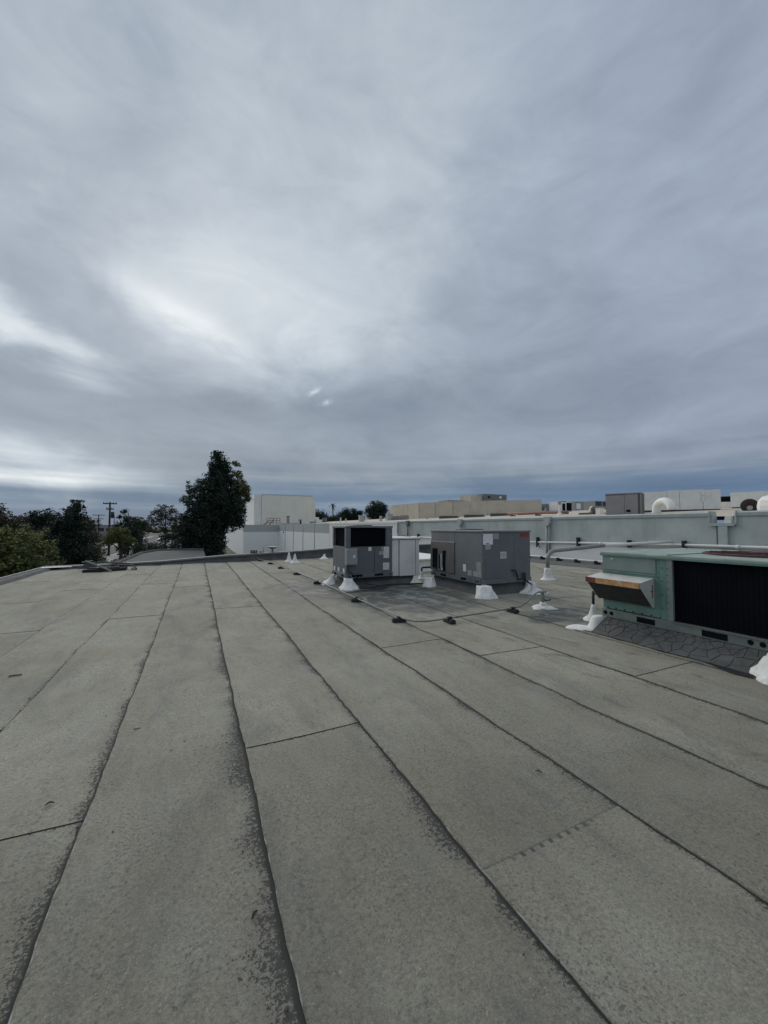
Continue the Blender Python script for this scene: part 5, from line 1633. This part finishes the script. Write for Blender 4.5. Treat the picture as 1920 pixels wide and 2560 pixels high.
# left trees
tree('broad olive green tree nearest the left roof edge', (-8.2, 23.4, GZ), [(-7.3, 23.2, .25, 1.5, 1.6, 1.5), (-8.4, 23.2, .55, 1.5, 1.5, 1.3), (-7.6, 23.2, -.2, 1.7, 1.7, 1.7), (-9.0, 23.5, .2, 1.9, 1.8, 1.7), (-6.7, 23.2, -1.3, 1.2, 1.4, 1.5), (-8.2, 22.6, -2.0, 2.4, 1.8, 1.8), (-10.5, 23.5, -.3, 1.8, 1.8, 1.8), (-7.0, 22.8, -2.8, 1.5, 1.6, 1.3), (-9.8, 21.4, -2.2, 2.0, 1.8, 1.8), (-10.2, 19.5, -2.6, 2.2, 2.0, 1.9)], 17000, .23, L_OLIVE, 35, 'leafy_tree', .25, 0)
tree('tall dark bushy conifer left of the street', (-9.6, 41, GZ), [(-9.5, 41, 2.4, 1.0, 1.1, 1.6), (-9.6, 41, .9, 1.5, 1.5, 1.6), (-9.8, 41, -.8, 1.8, 1.7, 1.8), (-9.9, 41, -2.6, 2.1, 2.0, 1.9), (-8.7, 41, -2.0, 1.4, 1.4, 1.8), (-9.2, 41, 3.2, .55, .6, .8), (-10.4, 41, 1.5, .9, 1.0, .9)], 6500, .27, L_DARK, 36, 'conifer_tree', .3, 3)
tree('dark rounded tree left of the bushy conifer', (-16.9, 58, GZ), [(-17.2, 58, 2.2, 1.5, 1.5, 1.3), (-15.8, 58, 2.5, 1.4, 1.4, 1.2), (-18.4, 58, 1.4, 1.3, 1.3, 1.3), (-16.8, 58, .2, 2.4, 2.0, 1.8)], 3000, .33, L_DARK, 37, 'leafy_tree', .3, 2)
tree('brownish green tree cut by the left frame edge', (-12.9, 37, GZ), [(-12.8, 37, 2.2, 1.1, 1.1, 1.1), (-11.7, 37, 1.4, 1.0, 1.0, .8), (-13.6, 37, 1.2, 1.6, 1.4, 1.5), (-12.4, 37, .3, 1.6, 1.5, 1.2), (-10.9, 37, .9, .8, .8, .6)], 3000, .26, L_BROWN, 38, 'leafy_tree', .25, 2)
tree('reddish brown tree right of the bushy conifer', (-12.4, 58.6, GZ), [(-12.9, 58.6, 2.0, 1.2, 1.2, 1.1), (-11.9, 58.6, 1.7, 1.1, 1.2, 1.1), (-12.2, 58.6, .0, 1.7, 1.5, 1.6), (-11.2, 58, -1.8, 1.3, 1.3, 1.6)], 2400, .33, L_BROWN, 39, 'leafy_tree', .25, 2)
tree('mid green tree below the reddish brown tree', (-10.6, 52, GZ), [(-10.4, 52, -2.0, 1.3, 1.3, 1.8), (-10.0, 51.5, -3.6, 1.5, 1.4, 1.2)], 1500, .3, L_MID, 40, 'leafy_tree', .2, -2)
tree('small round yellow green street tree with a bare trunk', (-11.0, 74.5, GZ), [(-11.6, 74.2, .2, 1.7, 1.6, 1.4), (-11.0, 74.2, .7, 1.2, 1.3, 1.0), (-12.7, 74.2, -.5, 1.1, 1.2, 1.0), (-10.4, 74.2, -.5, 1.3, 1.3, 1.0), (-9.7, 74.2, -.9, .9, .9, .8)], 3000, .30, L_OLIVE, 41, 'street_tree', .30, -.5)
tree('dark cypress with knobbed top beside the street tree', (-14.6, 109, GZ), [(-14.8, 109, 1.6, 1.9, 1.9, 2.0), (-14.2, 109, .2, 2.4, 2.2, 2.2), (-15.0, 109, 3.3, 1.1, 1.1, 1.1), (-16.3, 109, 3.9, .7, .7, .6), (-15.4, 109, 5.2, .75, .75, .8), (-16.9, 109, 1.4, .9, 1, 1.4), (-12.6, 109, -1.2, 2.0, 2.0, 1.8)], 2200, .45, L_DARK, 42, 'cypress_tree', .25, 5)
tree('mid green rounded tree right of the knobbed cypress', (-15.6, 130, GZ), [(-15.6, 130, 3.0, 2.6, 2.2, 1.7), (-13.6, 130, 2.4, 2.0, 2.0, 1.7), (-15, 130, .8, 3.0, 2.4, 2.0)], 1500, .5, L_MID, 43, 'leafy_tree', .3, 2)
tree('airy reddish tree between the cypress and the tall evergreen', (-7.7, 120, GZ), [(-7.8, 120, 6.0, 2.4, 2.2, 2.0), (-9.8, 120, 4.2, 2.2, 2.0, 2.0), (-5.6, 120, 4.4, 2.2, 2.0, 2.0), (-7.6, 120, 2.6, 3.4, 2.6, 2.2), (-10.6, 120, 1.6, 1.5, 1.4, 1.4), (-4.2, 120, 2.2, 1.5, 1.4, 1.4)], 3000, .48, L_BROWN, 44, 'leafy_tree', .3, 5, core=False)
tree('dark low tree below the airy reddish tree', (-6.0, 118, GZ), [(-6.2, 118, -1.0, 2.6, 2.2, 1.6), (-4.0, 118, -.6, 2.2, 2.0, 2.0), (-2.6, 118, 1.0, 2.0, 2.0, 2.4)], 1500, .5, L_MID, 45, 'leafy_tree', .3, -1)
tree('dark round tree right of the cream block', (40, 137, GZ), [(39.6, 137, 5.2, 2.4, 2.2, 2.8), (41.0, 137, 4.0, 2.2, 2.2, 2.8)], 1500, .55, L_DARK, 46, 'leafy_tree', .35, 5)
tree('large dark round tree left of the tan screen wall', (71.5, 156, GZ), [(71.5, 156, 10.0, 4.4, 4.0, 3.6), (68.5, 156, 8.2, 2.8, 2.6, 3.0), (74.6, 156, 8.6, 2.8, 2.6, 3.2), (71.5, 156, 6.4, 5.0, 4.0, 2.8)], 4200, .62, L_DARK, 47, 'leafy_tree', .5, 9)
for i, (x, y, z, r_, lab) in enumerate(((59.5, 170, 7.2, 2.8, 'dull green tree just right of the palm'), (62.0, 169, 8.8, 2.2, 'knobbly dark tree left of the large round tree'), (65.2, 168, 8.6, 2.0, 'small dark crown beside the knobbly tree'), (67.6, 167, 8.0, 2.2, 'dark crown touching the large round tree'))):
    tree(lab, (x, y, GZ), [(x, y, z, r_, r_, 1.6), (x - .8, y, z - 2.0, r_ * 1.15, r_, 2.0), (x + 1.0, y, z - 2.4, r_ * 1.1, r_, 2.2), (x, y, z - 4, r_ * 1.4, r_, 2.4)], 1300, .6, L_MID if i == 0 else L_DARK, 50 + i, 'leafy_tree', .3, z)
tree('low hedge like tree left of the palm', (52.5, 172, GZ), [(51, 172, 4.4, 2.8, 2.0, 1.4), (54.5, 172, 4.8, 3.0, 2.0, 1.6), (57, 172, 5.2, 2.6, 2.0, 1.8), (48, 172, 4.6, 2.6, 2.0, 1.4)], 1600, .6, L_MID, 55, 'leafy_tree', .3, 4)

# palm
pt = thing('palm_tree', 'tall thin palm standing between the cream block and the dark trees', 'palm', (71.6, 218, GZ), 'trees beyond the roof')
MB().tube([(71.9, 218, GZ), (71.8, 218, 5), (71.3, 218, 14.2)], [.42, .34, .28], 8).build('trunk', M_BARK, pt, smooth=True)
rgp = np.random.default_rng(77)
V, F, T = [], [], []
for k in range(34):
    a = rgp.uniform(0, 2 * PI)
    e = rgp.uniform(-.7, 1.2)
    dvec = np.array([math.cos(a), math.sin(a), 0])
    side = np.array([-math.sin(a), math.cos(a), 0])
    Lh = rgp.uniform(2.4, 3.3)
    c = np.array([71.3, 218, 14.2])
    prev = None
    for j in range(5):
        t_ = j / 4
        p = c + dvec * Lh * t_ * math.cos(e * .8) + np.array([0, 0, Lh * (math.sin(e) * t_ - .45 * t_ * t_)])
        w = .34 * (1 - t_ * .8)
        cur = (p - side * w, p + side * w)
        if prev is not None:
            n = len(V)
            V += [prev[0], prev[1], cur[1], cur[0]]
            F.append((n, n + 1, n + 2, n + 3))
            T += [rgp.uniform(.1, .8)] * 4
        prev = cur
foliage('fronds', np.array(V), F, np.array(T), L_DARK, pt, (71.6, 218, GZ))


# hedges and shrubs
def hedge(label, lobes, n, size, mat, seed, name='hedge', group='hedges and shrubs beyond the roof'):
    rg = np.random.default_rng(seed)
    V, F, T = leaf_cloud(lobes, n * 2, size * .65, rg, True, spread=2.4)
    l = lobes[0]
    org = (l[0], l[1], GZ)
    o = foliage(name, V, F, T, mat, None, org)
    o.location = org
    return tag(o, label, 'hedge' if name == 'hedge' else 'shrub', group)


hedge('long dark clipped hedge beyond the lower roof wing', [(-14 + k * 2.4, 100 + k * .4, -3.2, 1.7, 1.2, 1.6) for k in range(9)], 3200, .42, L_DARK, 60)
hedge('dark hedge rising beside the lower roof wing', [(-8.3, 66, -3.4, 1.3, 1.2, 1.5), (-7.4, 68, -3.0, 1.2, 1.2, 1.5), (-6.6, 70, -2.6, 1.3, 1.2, 1.6), (-5.8, 72, -2.5, 1.3, 1.2, 1.6)], 2200, .3, L_DARK, 61)
hedge('round dark shrub at the foot of the street tree', [(-9.4, 62, -3.9, 1.1, 1.1, 1.2), (-8.6, 62, -4.0, 1.0, 1.0, 1.2)], 1100, .26, L_DARK, 62, 'shrub')
hedge('low green ground shrub beyond the scrap heap', [(-9.6, 48, -4.2, 1.2, 1.0, 1.0), (-8.0, 48, -4.3, 1.3, 1.0, .9), (-6.6, 48, -4.4, 1.0, 1.0, .8)], 1500, .24, L_MID, 63, 'shrub')
hedge('green verge shrub left of the road', [(-15.2, 66, -4.2, 1.4, 1.3, 1.2), (-13.6, 60, -4.2, 1.6, 1.3, 1.2), (-15.8, 72, -4.2, 1.4, 1.3, 1.1)], 1500, .28, L_MID, 64, 'shrub')

# far treeline and far buildings
rgt = np.random.default_rng(90)
lob = []
for k in range(120):
    az_ = R(-34 + k * .95)
    D_ = 380 + 140 * rgt.uniform()
    x, y = D_ * math.sin(az_), D_ * math.cos(az_)
    hgt = rgt.uniform(4.5, 9.0)
    lob.append((x, y, GZ + hgt * .5, rgt.uniform(5, 9), 5.0, hgt * .55))
V, F, T = leaf_cloud(lob, 16000, 1.2, rgt, True)
ft = foliage('distant_treeline', V, F, T, L_MID, None, (0, 0, 0))
tag(ft, 'low belt of distant trees along the horizon', 'trees', kind='stuff')
fb = thing('far_building', 'pale flat roofed building at the end of the street', 'building', (-50, 262, GZ), 'far buildings at the horizon')
MB().box(-52, 255, GZ, -38, 268, 2.2).build('wall', M_BROWNU, fb)
MB().box(-52.2, 254.8, 2.203, -37.8, 268.2, 2.7).build('roof', M_PIPEG, fb)
for k in range(4):
    MB().box(-51 + k * 3.3, 254.9, -.8, -48.6 + k * 3.3, 254.997, 1.0).build('window', M_GLASS, fb)
fb = thing('far_building', 'white flat building behind the palm trunk', 'building', (66, 255, GZ), 'far buildings at the horizon')
MB().box(68, 250, GZ, 83, 262, 6.6).build('wall', M_WPAINT, fb)
MB().box(67.8, 249.8, 6.603, 83.2, 262.2, 7.1).build('roof', M_PIPEG, fb)
for k in range(4):
    MB().box(69 + k * 3.5, 249.9, 3.5, 71.4 + k * 3.5, 249.997, 5.2).build('window', M_GLASS, fb)
# portal / canopy
pc = thing('white_canopy', 'white flat canopy on one broad pillar beyond the car park', 'canopy', (-8, 200, GZ))
MB().box(-11.2, 199, 2.6, -4.0, 203, 3.7).build('roof_slab', M_WPAINT, pc)
MB().box(-6.6, 199.5, GZ, -4.2, 202.5, 2.597).build('pillar', M_WPAINT, pc)
MB().box(-10.6, 202, -1.0, -6.9, 202.6, 2.5).build('back_wall', M_PIPEBLK, pc)


# cars
def car(label, loc, rz, paint, proto=[None]):
    if proto[0] is None:
        t = thing('parked_car', label, 'car', (0, 0, 0), 'cars parked beyond the roof')
        MB().prism([(-2.2, .30), (2.2, .30), (2.25, .62), (2.1, .80), (1.2, .90), (-1.7, .92), (-2.2, .86), (-2.28, .60)], 'y', -.88, .88).build('body', paint, t, bevel=.05)
        MB().prism([(1.15, .90), (.45, 1.40), (-.95, 1.42), (-1.65, .92)], 'y', -.78, .78).build('cabin', M_GLASS, t, bevel=.03)
        MB().box(-.95, -.74, 1.405, .45, .74, 1.46).build('roof', paint, t, bevel=.02)
        for x in (-1.38, 1.38):
            for s in (-1, 1):
                MB().tube([(x, s * .70, .32), (x, s * .895, .32)], .32, 14).build('wheel', M_BLACK, t)
        for s in (-1, 1):
            MB().box(2.2, s * .75 - .15, .60, 2.262, s * .75 + .15, .74).build('headlight', M_STK, t)
            MB().box(-2.27, s * .72 - .13, .66, -2.235, s * .72 + .13, .80).build('tail_light', M_REDP, t)
        proto[0] = t
    else:
        t = copy_tree(proto[0])
        for ch in t.children:
            if ch.name.split('.')[0] in ('body', 'roof'):
                ch.data = ch.data.copy()
                ch.data.materials[0] = paint
    t.location = loc
    t.rotation_euler = (0, 0, rz)
    t['label'] = label
    return t


PW = pbr('car_white', (.68, .69, .70), .35, var=.02)
PS = pbr('car_silver', (.30, .31, .33), .35, .4, var=.02)
PD = pbr('car_dark', (.03, .035, .045), .3, var=.02)
PR = pbr('car_red', (.30, .03, .03), .4, var=.02)
car('white sedan parked in the open beyond the dark hedge', (-9.9, 195, GZ), .15, PW)
car('silver car standing on the street beyond the conifer', (-21.0, 108, GZ), R(92), PS)
car('red car behind the hedge right of the knobbed cypress', (-17.0, 150, GZ), .3, PR)
car('dark car parked left of the white sedan', (-14.2, 205, GZ), .2, PD)
car('dark car parked right of the white sedan near the evergreen', (-3.4, 196, GZ), .1, PS)


# utility poles
def pole(label, x, y, top, arms):
    t = thing('utility_pole', label, 'utility pole', (x, y, GZ), 'wooden utility poles along the street')
    MB().tube([(x, y, GZ), (x, y, top)], [.24, .17], 8).build('shaft', M_POLE, t, smooth=True)
    for dz_, w in arms:
        MB().box(x - w, y - .1, top - dz_ - .12, x + w, y + .1, top - dz_ + .12).build('cross_arm', M_POLE, t)
        for s in (-1, -.5, .5, 1):
            MB().tube([(x + s * w * .92, y, top - dz_ + .12), (x + s * w * .92, y, top - dz_ + .42)], .07, 6).build('insulator', M_PIPEG, t)
    return t


p1 = pole('nearer thick utility pole with a transformer left of the cypress', -17.76, 105.5, 7.2, [(.35, 1.3), (1.6, .7)])
MB().tube([(-17.2, 105.3, 3.6), (-17.2, 105.3, 5.0)], .32, 10).build('transformer', M_PIPEBLK, p1, smooth=True)
MB().tube([(-16.9, 105.5, -2), (-16.9, 105.5, 4.6)], .06, 6).build('riser', M_POLE, p1)
pole('farther thin utility pole over the street', -38.7, 206.4, 7.0, [(.3, 2.2), (1.9, 1.7)])
sg = thing('road_sign', 'orange diamond road sign beside the street', 'sign', (-14.7, 78.6, GZ))
MB().tube([(-14.7, 78.65, GZ), (-14.7, 78.65, -1.5)], .04, 6).build('post', M_PIPEG, sg)
MB().prism([(-14.7, -2.75), (-14.15, -2.15), (-14.7, -1.55), (-15.25, -2.15)], 'y', 78.55, 78.58).build('sign_plate', M_YEL, sg)
